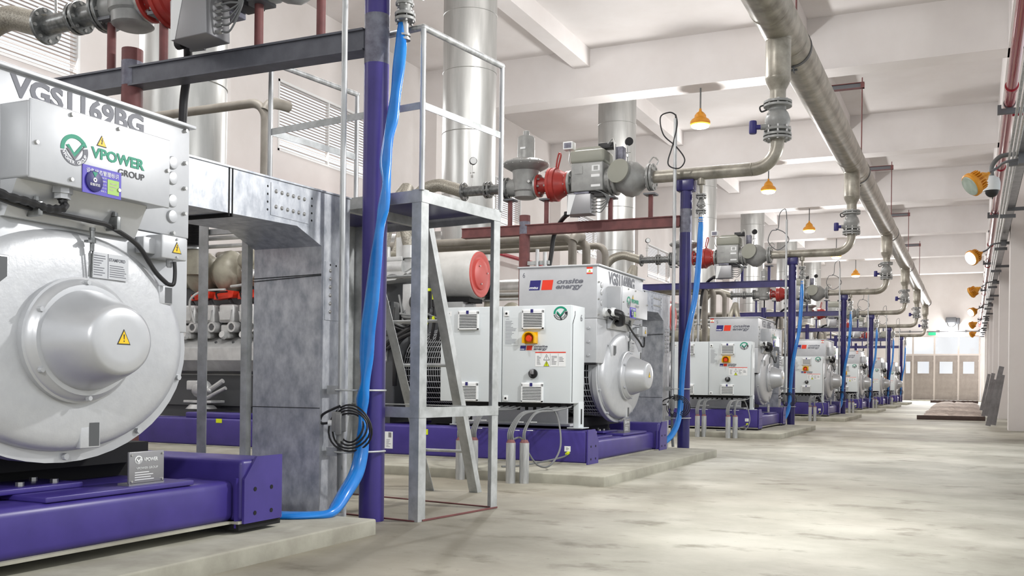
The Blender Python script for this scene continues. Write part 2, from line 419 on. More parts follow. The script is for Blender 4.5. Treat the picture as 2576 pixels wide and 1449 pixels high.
# back wall, folding gate with four leaves and a glazed transom
DX = [-4.62, -3.98, -2.50, -0.87, 0.53]
DZ0, DZ1 = 3.42, 4.72
def wall_back(b):
    b.box(XW - .25, DX[0] - .1, YB, YB + .25, 0, ZC); b.box(DX[-1] + .1, XR + .25, YB, YB + .25, 0, ZC)
    b.box(DX[0] - .1, DX[-1] + .1, YB, YB + .25, DZ1 + .1, ZC)
struct('wall_back', ['wall'], wall_back)
def frame(b):
    for x in DX: b.box(x - .06, x + .06, YB - .02, YB + .12, 0, DZ1 + .1)
    for z in (DZ0 - .06, DZ1): b.box(DX[0] - .1, DX[-1] + .1, YB - .021, YB + .12, z, z + .11)
fr = struct('trim_1', ['doorframe'], frame, base=(DX[0], YB, 0))
for i in range(4):
    x0, x1 = DX[i] + .06, DX[i + 1] - .06
    wx0, wx1, wz0, wz1 = x0 + (x1 - x0) * .20, x0 + (x1 - x0) * .78, 2.02, 2.90
    def leaf(b):
        b.box(x0, wx0, YB, YB + .06, .02, DZ0 - .07); b.box(wx1, x1, YB, YB + .06, .02, DZ0 - .07)
        b.box(wx0, wx1, YB, YB + .06, .02, wz0); b.box(wx0, wx1, YB, YB + .06, wz1, DZ0 - .07)
        for q in ((wx0 - .04, wx1 + .04, wz0 - .04, wz0), (wx0 - .04, wx1 + .04, wz1, wz1 + .04)): b.box(q[0], q[1], YB - .015, YB, q[2], q[3])
        for q in ((wx0 - .04, wx0), (wx1, wx1 + .04)): b.box(q[0], q[1], YB - .015, YB, wz0, wz1)
    d = struct('door_%d' % (i + 1), ['door'], leaf, base=(x0, YB, 0))
    struct('door_pane', ['glass'], lambda b: b.box(wx0, wx1, YB + .02, YB + .03, wz0, wz1), parent=d)
    struct('door_hinge', ['doorframe'], lambda b: [b.box(x1 - .02, x1 + .05, YB - .05, YB, z, z + .12) for z in (.35, 1.5, 2.9)], parent=d)
    wn = struct('window_%d' % (20 + i), ['glass'], lambda b: b.box(x0, x1, YB + .03, YB + .045, DZ0 + .05, DZ1), base=(x0, YB, DZ0))
struct('trim_2', ['plinth'], lambda b: b.box(DX[1], DX[-1] + .1, YB - 2.2, YB - .4, 0, .06), base=(DX[1], YB - 2, 0))
# ------------------------------------------------------------------ one generator bay (measured in the second bay's frame)
SX = -3.826                        # aisle end of the skid
AC = (11.955, 1.16)                # alternator axis y, z
SU, SV = 1.40, 1.0                 # the end bell reads wider than tall
FACE_X = lambda x: ((x, 0, 0), Y, Z)      # marks on a face that looks to +x
FACE_Y = lambda y: ((0, y, 0), X, Z)      # marks on a face that looks to -y
def triangle(b, fr, cx, cy, s, my=0, mk=1, bang='bolt', d=0.0):
    h = s * .9
    b.flat(fr, [(cx - s / 2, cy - h / 2), (cx + s / 2, cy - h / 2), (cx, cy + h / 2)], mk, d, .001)
    b.flat(fr, [(cx - s * .41, cy - h * .43), (cx + s * .41, cy - h * .43), (cx, cy + h * .38)], my, d + .001, .001)
    if bang == 'bolt':
        q = [(.04, .22), (-.09, -.06), (.0, -.03), (-.05, -.24), (-.10, -.20), (-.02, -.36), (.05, -.2), (.01, -.21), (.1, .05), (.01, .02), (.09, .22)]
        b.flat(fr, [(cx + p[0] * s, cy + p[1] * h + .04 * h) for p in q], mk, d + .002, .0008)
    else:
        b.flat(fr, [(cx - .045 * s, cy + .16 * h), (cx - .02 * s, cy - .16 * h), (cx + .02 * s, cy - .16 * h), (cx + .045 * s, cy + .16 * h)], mk, d + .002, .0008)
        b.rect(fr, cx - .035 * s, cy - .31 * h, cx + .035 * s, cy - .23 * h, mk, d + .002, .0008)
def vlogo(b, fr, cx, cy, rx, ry, mg=0, mk=1, mw=2, d=0.0):
    """round mark: green arc above, tick, dark arc below"""
    f2 = (V(fr[0]), V(fr[1]) * rx, V(fr[2]) * ry)
    o = V(fr[0]) + V(fr[1]) * cx + V(fr[2]) * cy; r, u = V(fr[1]), V(fr[2]); nrm = r.cross(u).normalized()
    def fl(pts, m, dd): b.prism([o + r * p[0] * rx + u * p[1] * ry + nrm * (d + dd) for p in pts], nrm * .0012, m)
    def seg(r0, r1, a0, a1, m, dd, n=22):
        for i in range(n):
            a, c = [math.radians(a0 + (a1 - a0) * q / n) for q in (i, i + 1)]
            fl([(r0 * math.cos(a), r0 * math.sin(a)), (r1 * math.cos(a), r1 * math.sin(a)), (r1 * math.cos(c), r1 * math.sin(c)), (r0 * math.cos(c), r0 * math.sin(c))], m, dd)
    seg(.74, 1.0, 22, 186, mg, 0)
    seg(.64, 1.0, 192, 376, mk, 0)
    fl([(-.62, .22), (-.42, .30), (-.02, -.20), (.62, .62), (.80, .66), (.02, -.50)], mg, .001)
    fl([(-.60, .0), (-.44, .06), (-.02, -.46), (.72, .40), (.80, .44), (.0, -.66)], mk, .0015)
    t = 'VPOWER GROUP'
    for i, ch in enumerate(t):
        if ch == ' ': continue
        a = math.radians(198 + (342 - 198) * i / (len(t) - 1)); vv, ff, asp = text_geo(ch, .02, 0)
        hh = .22; ww = hh * min(asp, 1.0); px, py = .82 * math.cos(a), .82 * math.sin(a); ra = a + PI / 2
        pts = [o + r * (rx * (px + math.cos(ra) * (p[0] - .5) * ww - math.sin(ra) * (p[1] - .5) * hh)) + u * (ry * (py + math.sin(ra) * (p[0] - .5) * ww + math.cos(ra) * (p[1] - .5) * hh)) + nrm * (d + .0025) for p in vv]
        b.add(pts, ff, mw)
def mtu(b, fr, x0, y0, w_, h, mb=0, mr=1, mg=2, mw=3, d=0.0):
    sq = w_ * .225; sl = h * .16
    b.flat(fr, [(x0, y0), (x0 + sq - sl, y0), (x0 + sq, y0 + h), (x0 + sl, y0 + h)], mb, d)
    x1 = x0 + sq * 1.02
    b.flat(fr, [(x1, y0), (x1 + sq - sl, y0), (x1 + sq, y0 + h), (x1 + sl, y0 + h)], mr, d)
    b.txt(fr, 'mtu', x0 + sq * .05, y0 + h * .12, sq * .72, h * .24, mw, .03, .15, d + .003)
    x2 = x0 + sq * 2.22
    b.txt(fr, 'onsite', x2 + h * .1, y0 + h * .56, x0 + w_ - x2 - h * .1, h * .50, mg, .035, .25, d + .001)
    b.txt(fr, 'energy', x2, y0 - h * .10, x0 + w_ - x2 - h * .05, h * .52, mg, .035, .25, d + .001)
def lines(b, fr, x0, y0, x1, y1, n, m, d=0.0, seed=1):
    rr = random.Random(seed)
    for i in range(n):
        yy = y1 - (y1 - y0) * (i + .5) / n; th = (y1 - y0) / n * .32
        b.rect(fr, x0, yy - th / 2, x0 + (x1 - x0) * rr.uniform(.45, 1), yy + th / 2, m, d, .0006)

def generator(k, dz):
    g = thing('generator_set', {1: 'silver generator set filling the lower left, with large round end bell beside a standing plaque',
               2: 'silver generator set behind the galvanised ladder platform, with a coral red air filter end'}.get(k,
               'silver generator set on violet skid, %s from the camera in the row' % ORD[k]), 'generator', (-8, 11.85, .1), (0, OFF[k], dz), 'generator sets along the hall')
    full = k <= 3
    # skid
    def skid(b):
        for y0, y1 in ((10.258, 10.60), (13.03, 13.37)):
            b.box(-12.4, SX, y0, y1, .145, .505, 0, .028)
            b.box(-12.4, SX + .0, y0 - .03, y1 + .03, .135, .150, 1)
            for x in (-12.2, -10, -7.8, -5.6, -4.05): b.box(x, x + .22, y0 - .02, y1 + .02, .098, .136, 2)
        for x in (-12.3, -9.2, -6.9): b.box(x, x + .3, 10.55, 13.08, .16, .40, 0)
        b.box(-4.25, SX - .06, 10.58, 13.05, .145, .385, 0, .045)
        b.box(-4.25, SX - .05, 10.58, 13.05, .135, .15, 1)
        b.box(-9.6, -8.6, 10.30, 10.58, .5, .58, 0, .02)
        b.box(-12.2, -4.2, 10.58, 13.05, .14, .17, 2); b.box(-6.3, -4.45, 11.1, 12.8, .17, .5, 2); b.box(-6.2, -4.3, 11.0, 12.78, .5, .61, 2)  # black pan and blocks paint in the shade under the alternator
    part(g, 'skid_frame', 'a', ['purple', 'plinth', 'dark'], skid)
    def plate(sg):
        def fn(b):
            o, s = (10.25, 1) if sg > 0 else (13.378, -1)
            P = [(SX, o, .135), (SX, o, .52), (SX, o + s * .235, .52), (SX, o + s * .345, .392), (SX, o + s * .345, .135)]
            b.prism(P, (.016, 0, 0), 0)
            for yy in (.10, .25):
                for zz in (.19, .33): b.cyl((SX + .01, o + s * yy, zz), (SX + .0185, o + s * yy, zz), .013, n=10, m=1)
            b.bar((SX - .03, o + s * .345, .11), (SX - .03, o + s * .345, .40), .05, .014, 0)
        return fn
    part(g, 'end_plate', 'n', ['purple', 'dark'], plate(1)); part(g, 'end_plate', 'f', ['purple', 'dark'], plate(-1))
    def pads(b):
        b.box(-4.60, -3.90, 11.75, 12.72, .385, .412, 0, .006); b.box(-4.7, -4.12, 11.62, 12.16, .412, .44, 0, .006)
        b.box(-4.60, -3.93, 10.8, 11.42, .385, .412, 0, .006)
        for x, y in ((-4.2, 11.7), (-4.2, 11.85), (-4.35, 12.05), (-4.2, 12.05)): b.lathe((x, y, .44), Z, [(0, .02), (.02, .02)], 6, 1, sm=False)
    part(g, 'mounting_pad', 'a', ['purple', 'bolt'], pads)
    ny0, ny1 = (12.30, 12.545) if k == 1 else (11.93, 12.16)
    def plaque(b):
        b.box(-3.965, -3.95, ny0, ny1, .418, .588, 0, .004); b.box(-4.03, -3.95, ny0, ny1, .412, .424, 0)
        for yy in (ny0 + .015, ny1 - .015):
            for zz in (.435, .572): b.cyl((-3.951, yy, zz), (-3.944, yy, zz), .006, n=8, m=2)
        f = FACE_X(-3.9495); cy = (ny0 + ny1) / 2
        vlogo(b, f, cy - .06, .545, .026, .022, 1, 1, 0); b.txt(f, 'VPOWER', cy - .025, .535, .10, .02, 1, .03)
        b.txt(f, 'VPOWER GROUP', cy - .075, .495, .15, .012, 1); lines(b, f, cy - .085, .435, cy + .085, .485, 4, 1, 0, 3)
    part(g, 'name_plaque', 'k%d' % (k == 1), ['plaque', 'white', 'bolt'], plaque, 'grey plaque with white lettering')

    # alternator
    yc, zc = AC
    def housing(b):
        o = (-6.35, yc, zc)
        b.lathe(o, X, [(0, .50), (.0, .50), (.10, .50), (.10, .50), (.30, .50), (.30, .585), (.33, .59), (.34, .575), (.42, .575), (.42, .55), (1.7, .55), (1.72, .575), (1.80, .575), (1.80, .45), (2.2, .45), (2.2, .585), (2.32, .585)], 48, 0, SU, SV)
        b.box(-5.6, -4.2, 10.70, 11.1, .505, .535, 0, .004); b.box(-5.55, -4.3, 10.86, 10.90, .53, .76, 0, .004)
        b.box(-5.52, -5.40, 10.32, 10.56, .505, .52, 0); b.bar((-5.46, 10.35, .51), (-5.46, 10.35, .78), .05, .05, 0)
    part(g, 'alternator_housing', 'a', ['silver'], housing)
    def grille(x0, x1, r):
        def fn(b):
            b.lathe((x0, yc, zc), X, [(0, r - .03), (x1 - x0, r - .03)], 40, 1, SU, SV)
            nx = max(3, int((x1 - x0) / .032))
            for i in range(nx + 1):
                x = x0 + (x1 - x0) * i / nx
                b.tube([(x, yc + math.cos(a) * r * SU, zc + math.sin(a) * r * SV) for a in [2 * PI * q / 40 for q in range(41)]], .005, 4, 0)
            for q in range(44):
                a = 2 * PI * q / 44
                b.bar((x0, yc + math.cos(a) * r * SU, zc + math.sin(a) * r * SV), (x1, yc + math.cos(a) * r * SU, zc + math.sin(a) * r * SV), .012, .012, 0)
        return fn
    part(g, 'ventilation_grille', 'f', ['silver', 'dark'], grille(-4.54, -4.15, .565))
    part(g, 'ventilation_grille', 'r', ['silver', 'dark'], grille(-6.72, -6.02, .555))
    def bell(b):
        o = (-4.10, yc, zc)
        b.lathe(o, X, [(0, .590), (.055, .592), (.062, .587), (.064, .557), (.048, .554), (.048, .545), (.074, .541), (.11, .534), (.132, .517), (.145, .49), (.153, .45), (.158, .33), (.160, .2)], 64, 0, SU, SV)
        for i in range(10):
            a = .32 + 2 * PI * i / 10
            p = V((-4.038, yc + math.cos(a) * .569 * SU, zc + math.sin(a) * .567 * SV))
            b.lathe(p, X, [(0, .017), (.028, .016)], 8, 0, sm=False)
        for a in (1.50, 1.62, -.08):
            p = V((-4.037, yc + math.cos(a) * .568 * SU, zc + math.sin(a) * .563 * SV)); b.cyl(p, p + X * .003, .01, n=8, m=1)
    bl = part(g, 'end_bell', 'a', ['silver_cast', 'dark'], bell)
    def lug(b, yy, zz, wy, hz):   # cast pockets in the rim, recess shade painted dark: bottom, upper left, right
            b.box(-3.985, -3.946, yy - wy, yy + wy, zz - hz, zz + hz, 0, .006); b.box(-3.9465, -3.9445, yy - wy * .15, yy + wy * .85, zz - hz * .85, zz + hz * .85, 1)
    for i, q in enumerate(((12.045, .70, .062, .068), (11.48, 1.46, .10, .07), (12.54, 1.43, .05, .05))):
        part(bl, 'lifting_pocket', 'p%d' % i, ['silver_cast', 'engdark'], lambda b: lug(b, *q))
    def cover(b):
        b.lathe((-3.945, yc, zc), X, [(0, .315), (.035, .315), (.04, .305), (.055, .298), (.065, .285), (.078, .275), (.08, .245)], 48, 0, 1.08, .97)
        b.lathe((-3.872, yc, zc), X, [(0, .252), (.02, .248), (.16, .196), (.205, .176), (.222, .166), (.230, .150), (.232, .10)], 48, 0, 1.10, .97)
        for i in range(6):
            a = .55 + 2 * PI * i / 6; p = V((-3.88, yc + math.cos(a) * .288 * 1.08, zc + math.sin(a) * .288 * .97)); b.lathe(p, X, [(0, .013), (.022, .012)], 8, 0, sm=False)
        triangle(b, FACE_X(-3.6395), yc, zc + .015, .082, 1, 2, '!')
    part(g, 'bearing_cover', 'a', ['silver', 'yellow', 'pblack'], cover)
    def rplate(b):
        f = FACE_X(-3.936)
        b.rect(f, 12.03, 1.475, 12.262, 1.602, 0, 0, .003)
        b.txt(f, 'STAMFORD', 12.135, 1.565, .105, .017, 1, .03, d=.004); lines(b, f, 12.14, 1.485, 12.25, 1.55, 6, 1, .0035, 5); lines(b, f, 12.04, 1.485, 12.12, 1.592, 9, 1, .0035, 6)
        for q in (12.128,): b.rect(f, q, 1.478, q + .002, 1.60, 1, .003)
    part(bl, 'rating_plate', 'a', ['silver', 'pgrey'], rplate)
    def clip(b):
        b.cyl((-3.915, 12.012, 1.60), (-3.915, 12.012, 1.70), .011, n=10); b.cyl((-3.915, 12.012, 1.64), (-3.915, 12.012, 1.665), .018, n=6); b.cyl((-3.915, 12.012, 1.70), (-3.915, 12.012, 1.715), .015, n=6)
        b.tube([(-3.92, 12.004, 1.60), (-3.925, 12.004, 1.475)], .004); b.tube([(-3.92, 12.02, 1.60), (-3.925, 12.02, 1.475)], .004)
        b.bar((-3.93, 11.985, 1.645), (-3.90, 11.985, 1.645), .02, .012)
    part(bl, 'grease_fitting', 'a', ['flange'], clip)

    # terminal box on top of the alternator
    TY0, TY1, TX0, TX1 = 10.978, 12.747, -4.993, -3.986
    def tbox(b):
        b.box(TX0, TX1, TY0, TY1, 1.775, 2.392, 0, .006)
        b.box(TX0 - .02, TX1 + .03, TY0 - .02, TY1 + .02, 2.388, 2.408, 0, .004)
        b.box(TX0, TX1 - .004, TY0 + .004, TY1 - .004, 1.25, 1.772, 0, .004)
        for z in (1.34, 1.5, 1.66): b.lathe((TX1 - .10, TY0 + .006, z), -Y, [(0, .017), (.02, .015)], 8, 0, sm=False)
        for x in (-4.8, -4.5, -4.2): b.lathe((x, TY0 + .006, 1.79), -Y, [(0, .012), (.02, .01)], 8, 0, sm=False)
        b.box(TX0, TX1 - .01, TY0 - .002, TY0 + .03, 1.225, 1.25, 1)
        for z in (2.37, 2.19, 2.05, 1.91): b.lathe((TX1, TY1 - .04, z), X, [(0, .012), (.018, .009)], 10, 2)
        for z in (1.82, 2.0, 2.2): b.lathe((TX1, TY0 + .035, z), X, [(0, .012), (.018, .009)], 10, 2)
        b.lathe((TX1, 12.62, 1.79), X, [(0, .012), (.018, .009)], 10, 2)
    tb = part(g, 'terminal_box', 'a', ['silver', 'dark', 'bolt'], tbox)
    if True:
        for yy in (12.615, 11.12):
            for z in (2.174, 2.09, 1.966, 1.88):
                if yy < 12 and z < 1.9: continue
                part(tb, 'hole_plug', 'p%s%s' % (yy, z), ['silver'], lambda b: b.lathe((TX1, yy, z), X, [(0, .036), (.006, .036), (.012, .032), (.014, .02)], 20))
    def vgs(b): b.txt(FACE_X(TX1 + .001), 'VGS1169BG', 11.60 if k == 1 else 11.36, 2.272 if k == 1 else 2.21, .805 if k == 1 else 1.02, .108 if k == 1 else .16, 0, .04)
    if k <= 3: part(tb, 'lettering', 'v%d' % (k == 1), ['pgrey'], vgs, 'dark grey stencilled lettering')
    def brand(b): mtu(b, FACE_Y(TY0 - .001), -4.862, 2.121, .70, .118, 0, 1, 2, 3)
    part(tb, 'brand_mark', 'a', ['pblue', 'pred', 'pgrey', 'white'], brand)
    def sticker(b):
        f = FACE_Y(TY0 - .001); x0, z0 = (-4.121, 2.295) if k != 3 else (-4.98, 2.30)
        b.rect(f, x0, z0, x0 + .075, z0 + .082, 0); b.rect(f, x0, z0 + .06, x0 + .075, z0 + .082, 1, .0015); b.rect(f, x0, z0, x0 + .075, z0 + .015, 1, .0015)
        triangle(b, f, x0 + .037, z0 + .037, .034, 2, 3, '!', .0015)
    part(tb, 'warning_sticker', 'k%d' % (k == 3), ['white', 'pred', 'lime', 'pblack'], sticker)
    if k in (2, 3):
        part(tb, 'number_mark', 'n%d' % k, ['pgrey'], lambda b: b.txt(FACE_Y(TY0 - .001), '6' if k == 2 else '5', -4.945 if k == 2 else -4.85, 2.275, .03, .06, 0))

    # outlet box on its front, with the hood below it
    dy = .058 if k == 1 else -.165
    oy0, oy1, ox = 11.497 + dy, 12.40 if k == 1 else 12.34, -3.806
    def obox(b):
        b.box(TX1 - .01, ox, oy0, oy1, 1.862, 2.208, 0, .012)
        b.box(ox - .004, ox + .012, oy0, oy1, 1.858, 2.212, 0, .005)
        for yy, zz in ((oy0 + .03, 2.02), (oy0 + .22, 2.19), (oy0 + .5, 2.19), (oy1 - .02, 2.05), (oy0 + .22, 1.89), (oy0 + .5, 1.89)): b.lathe((ox + .012, yy, zz), X, [(0, .011), (.012, .009)], 8, 1, sm=False)
        P = [(TX1 + .002, oy0 + .0, 1.862), (TX1 + .11, oy0, 1.862), (TX1 + .03, oy0, 1.70), (TX1 + .002, oy0, 1.70)]
        b.prism(P, (0, .77, 0), 0)
        b.prism([(TX1 + .002, oy0 + .77, 1.862), (TX1 + .11, oy0 + .77, 1.862), (TX1 + .002, oy0 + .86, 1.862)], (0, 0, -.012), 0)
        b.lathe((ox - .07, oy0 + .24, 1.862), -Z, [(0, .05), (.03, .05), (.03, .04), (.055, .04)], 8, 0, sm=False)
    ob = part(g, 'outlet_box', 'k%d' % (k == 1), ['silver', 'bolt'], obox)
    f = FACE_X(ox + .013)
    part(ob, 'round_logo', 'k%d' % (k == 1), ['pgreen', 'pgrey', 'silver'], lambda b: vlogo(b, f, 11.735 + dy, 2.03, .078, .072, 0, 1, 2))
    if k != 2:
        part(ob, 'lettering', 'k%d' % (k == 1), ['pgreen'], lambda b: b.txt(f, 'VPOWER', 11.83 + dy, 2.017, .335, .054, 0, .04), 'green lettering')
        part(ob, 'lettering', 'g%d' % (k == 1), ['pblack'], lambda b: b.txt(f, 'GROUP', 11.995 + dy, 1.966, .17, .032, 0, .01), 'black lettering')
    else:
        part(ob, 'lettering', 'p2', ['pgreen', 'pgrey'], lambda b: b.txt(f, 'VPOWER', 11.83 + dy, 2.03, .30, .05, 0, .05), 'green lettering')
        part(ob, 'lettering', 'q2', ['pgrey'], lambda b: b.txt(f, 'GROUP', 11.99 + dy, 1.985, .15, .03, 0, .0), 'grey lettering')
    def status(b):
        x0, x1, z0, z1 = 11.78 + dy, 12.012 + dy, 1.845, 1.976
        b.rect(f, x0, z0, x1, z1, 0, .0, .004); b.txt(f, '设备状态管理标识', x0 + .02, z1 - .035, .195, .024, 1, .01, d=.0055)
        b.rect(f, x1 - .085, z0 + .015, x1 - .015, z1 - .045, 2, .004)
        o = V(f[0]) + Y * (x0 + .065) + Z * (z0 + .06)
        b.lathe(o + X * .004, X, [(0, .05), (.006, .05), (.008, .046)], 28, 3)
        b.flat(f, [(x0 + .065, z0 + .078), (x0 + .05, z0 + .103), (x0 + .08, z0 + .103)], 4, .0125, .001)
        b.ringseg(f, (x0 + .065, z0 + .066), .005, .011, 0, 360, 1, .0125, 16)
        b.txt(f, '设备状态', x0 + .035, z0 + .037, .06, .014, 1, .01, d=.0135)
        for i, t in enumerate(('设备名称:', '设备编号:', '责任人员:', '操作人员:', '联系人:')): b.txt(f, t, x1 - .125, z0 + .082 - i * .016, .034, .008, 1, d=.0055)
        lines(b, f, x1 - .07, z0 + .03, x1 - .03, z0 + .075, 3, 5, .0055, 2)
    part(ob, 'status_sign', 'k%d' % (k == 1), ['spurple', 'white', 'sgreen', 'pblue', 'pgreen', 'lag'], status, 'violet sign with round dial')
    part(ob, 'warning_triangle', 'k%d' % (k == 1), ['yellow', 'pblack'], lambda b: triangle(b, f, 11.893 + dy, 2.107, .062, 0, 1))
    def harness(b):
        zz = 1.76; x0 = -3.90
        Q = crv([(x0, 11.30 + dy, 1.88), (x0 + .02, 11.42 + dy, 1.80), (x0 + .02, 11.56 + dy, 1.785), (x0 + .03, 11.66 + dy, 1.77), (x0 + .05, 11.73 + dy, 1.785), (ox - .07, 11.737 + dy, 1.83)], 10)
        b.tube(Q, [.017 + .004 * ((i // 2) % 2) for i in range(len(Q))], 8, 0)
        P = crv([(x0 - .02, 11.40 + dy, 1.79), (x0 - .02, 11.60 + dy, 1.765), (x0, 11.95 + dy, 1.755), (x0, 12.05 + dy, 1.745), (-3.92, 12.25 + dy, 1.68), (-3.93, 12.44, 1.56), (-3.92, 12.52, 1.50)], 8)
        b.tube(P, .0125, 8, 0)
        for yy in (11.62, 12.08): b.box(-3.985, -3.87, yy + dy - .012, yy + dy + .012, 1.73, 1.80, 1, .004); b.lathe((-3.90, yy + dy, 1.80), Z, [(0, .016), (.02, .014)], 8, 1)
        b.tube(crv([(-3.92, 12.52, 1.50), (-3.90, 12.545, 1.50), (-3.895, 12.55, 1.56), (-3.895, 12.545, 1.62)], 5), .011, 8, 0)
    part(g, 'cable_harness', 'k%d' % (k == 1), ['wrap', 'flange'], harness, 'black cable harness')
    def sbox(b):
        b.box(-3.99, -3.88, 12.44, 12.62, 1.63, 1.755, 0, .006); b.box(-3.99, -3.93, 12.36, 12.47, 1.65, 1.735, 0, .004)
        triangle(b, FACE_X(-3.8795), 12.545, 1.695, .07, 1, 2)
        b.lathe((-3.93, 12.545, 1.63), -Z, [(0, .018), (.03, .018), (.04, .012)], 8, 0, sm=False)
        for z in (1.645, 1.74): b.lathe((-3.88, 12.545, z), X, [(0, .007), (.008, .006)], 8, 0)
    part(g, 'sensor_box', 'a', ['silver', 'yellow', 'pblack'], sbox)
    if k >= 2:
        def gland(b):
            b.lathe((TX1, 11.22, 1.86), X, [(0, .055), (.03, .055), (.03, .045), (.10, .045), (.10, .055), (.14, .05)], 16, 0)
            b.tube(crv([(TX1 + .13, 11.22, 1.86), (TX1 + .21, 11.25, 1.83), (TX1 + .19, 11.33, 1.74), (TX1 + .1, 11.44, 1.735), (TX1 + .09, 11.52, 1.77)], 7), .038, 10, 1)
        part(g, 'cable_gland', 'a', ['white', 'wrap'], gland)

    # engine
    def block(b):
        prof = [(11.32, .60), (11.32, 1.08), (11.10, 1.12), (10.96, 1.27), (10.96, 1.44), (11.18, 1.60), (11.9, 1.68), (12.6, 1.6), (12.8, 1.4), (12.8, 1.2), (12.5, 1.08), (12.5, .60)]
        b.prism([(-11.2, p[0], p[1]) for p in prof], (4.35, 0, 0), 0)
        for i in range(14): b.lathe((-11.0 + .31 * i, 11.07, 1.52), V((0, -.16, .22)), [(0, .02), (.02, .018)], 8, 1, sm=False)
        b.box(-6.95, -6.75, 10.98, 12.8, .62, 1.6, 1, .03); b.box(-11.1, -6.6, 11.46, 12.3, 1.55, 2.42, 1)  # dark boxes added as painted shade behind and beside the cylinder heads
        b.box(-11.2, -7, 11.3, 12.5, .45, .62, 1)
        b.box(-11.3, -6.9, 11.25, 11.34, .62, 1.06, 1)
    part(g, 'engine_block', 'a', ['eng', 'engdark'], block)
    n_h = 11 if k == 2 else (4 if k < 5 else 0)
    for i in range(n_h):
        x = -7.05 - .355 * i
        def head(b):
            b.box(x - .15, x + .12, 11.02, 11.42, 1.80, 2.06, 0, .035)
            b.prism([(x - .13, 11.0, 1.96), (x - .10, 11.0, 1.84), (x + .07, 11.0, 1.84), (x + .10, 11.0, 1.98), (x + .03, 11.0, 1.935), (x - .05, 11.0, 1.935)], (0, .06, 0), 0)
            b.lathe((x + .10, 11.05, 1.74), -Y, [(-.1, .075), (.05, .075), (.05, .05), (.02, .045)], 14, 0)
            b.lathe((x + .10, 10.999, 1.74), -Y, [(0, .036), (.001, .036)], 12, 1)
            b.box(x - .14, x + .02, 11.05, 11.3, 1.58, 1.78, 0, .03); b.lathe((x - .06, 11.05, 1.62), -Y + Z * .3, [(0, .06), (.06, .05)], 10, 0)
            b.cyl((x - .04, 11.2, 2.05), (x - .04, 11.12, 2.14), .03, n=8, m=1)
            b.cyl((x + .145, 11.16, 1.6), (x + .145, 11.16, 2.05), .028, n=8, m=1)
        part(g, 'cylinder_head', 'h%d' % i, ['eng', 'engdark'], head)
    if k == 2:
        for i in range(4):
            x = -8.75 - .43 * i
            part(g, 'ignition_cover', 'i%d' % i, ['pred', 'black'], lambda b: (b.prism([(x - .19, 11.05, 2.13), (x + .15, 11.05, 2.16), (x + .17, 11.05, 2.25), (x - .02, 11.05, 2.27), (x - .17, 11.05, 2.21)], (0, .12, 0), 0), b.tube(crv([(x - .1, 11.03, 2.14), (x - .09, 11.0, 2.22), (x + .1, 11.0, 2.235)], 4), .012, 6, 1)), 'red cover')
    def manifold(b):
        b.lathe((-11.0, 11.42, 2.55), X, [(0, .18), (.4, .2), (3.9, .2), (4.1, .17)], 20, 0)
        for x, r in ((-10.25, .27), (-9.75, .25), (-9.1, .26), (-8.4, .25), (-7.7, .25)): b.ball((x, 11.35, 2.55), r, .28, .32, 0, 16)
        b.cyl((-10.2, 11.12, 2.5), (-10.2, 11.12, 2.9), .17, .14, 16, 0); b.ball((-9.25, 11.2, 2.68), .2, .2, .16, 0)
        b.lathe((-10.2, 11.1, 2.86), Z, [(0, .18), (.03, .18)], 16, 1)
    part(g, 'exhaust_manifold', 'a', ['lag', 'flange'], manifold, 'beige grey lagged manifold')
    def bellows(b):
        prof = []
        for i in range(22): prof += [(i * .024, .13), (i * .024 + .012, .115)]
        b.lathe((-10.2, 11.1, 2.89), Z, [(0, .15), (.03, .15)] + [(p[0] + .03, p[1]) for p in prof] + [(.56, .15), (.59, .15)], 18, 0)
        b.tube(crv([(-10.2, 11.1, 3.45), (-10.2, 11.2, 3.6), (-10.4, 11.5, 3.62), (-10.9, 11.9, 3.6)], 6), .12, 12, 1)
    part(g, 'exhaust_bellows', 'a', ['black', 'lag'], bellows, 'black corrugated bellows')
    def pipes(b):
        for z, r in ((3.05, .035), (2.93, .03)): b.tube([(-11.2, 11.3, z), (-7.2, 11.3, z)], r, 8, 0)
        b.tube(crv([(-9.4, 10.95, 2.3), (-9.1, 10.9, 2.33), (-9.0, 10.95, 2.5), (-9.25, 11.0, 2.52)], 6), .02, 8, 0)
        b.tube(crv([(-10.1, 11.0, 1.8), (-10.1, 10.9, 2.1), (-9.9, 10.92, 2.24), (-9.5, 10.95, 2.26)], 6), .016, 8, 0)
        for x in (-8.0, -7.6, -7.2): b.cyl((x, 11.1, 2.15), (x, 11.3, 2.5), .05, n=10, m=0)
    part(g, 'coolant_pipe', 'a', ['eng'], pipes)
    def pump(b):
        b.ball((-9.95, 11.0, .86), .17, .12, .14, 0); b.box(-10.2, -9.7, 10.9, 11.2, .66, .70, 0, .01); b.box(-10.15, -9.92, 10.9, 11.1, .84, .98, 0, .02)
        b.cyl((-9.85, 10.92, .78), (-9.5, 10.92, .98), .035, n=10); b.cyl((-9.82, 10.92, .72), (-9.45, 10.92, .88), .028, n=10); b.lathe((-9.95, 11.0, .58), Z, [(0, .22), (.06, .16)], 18, 0)
        b.ball((-9.72, 10.9, .84), .035)
    part(g, 'oil_pump', 'a', ['eng'], pump)
    part(g, 'starter_motor', 'a', ['eng'], lambda b: (b.box(-8.9, -8.5, 10.95, 11.33, .62, .9, 0, .03), b.cyl((-8.7, 10.95, .85), (-8.4, 10.95, 1.0), .03)))
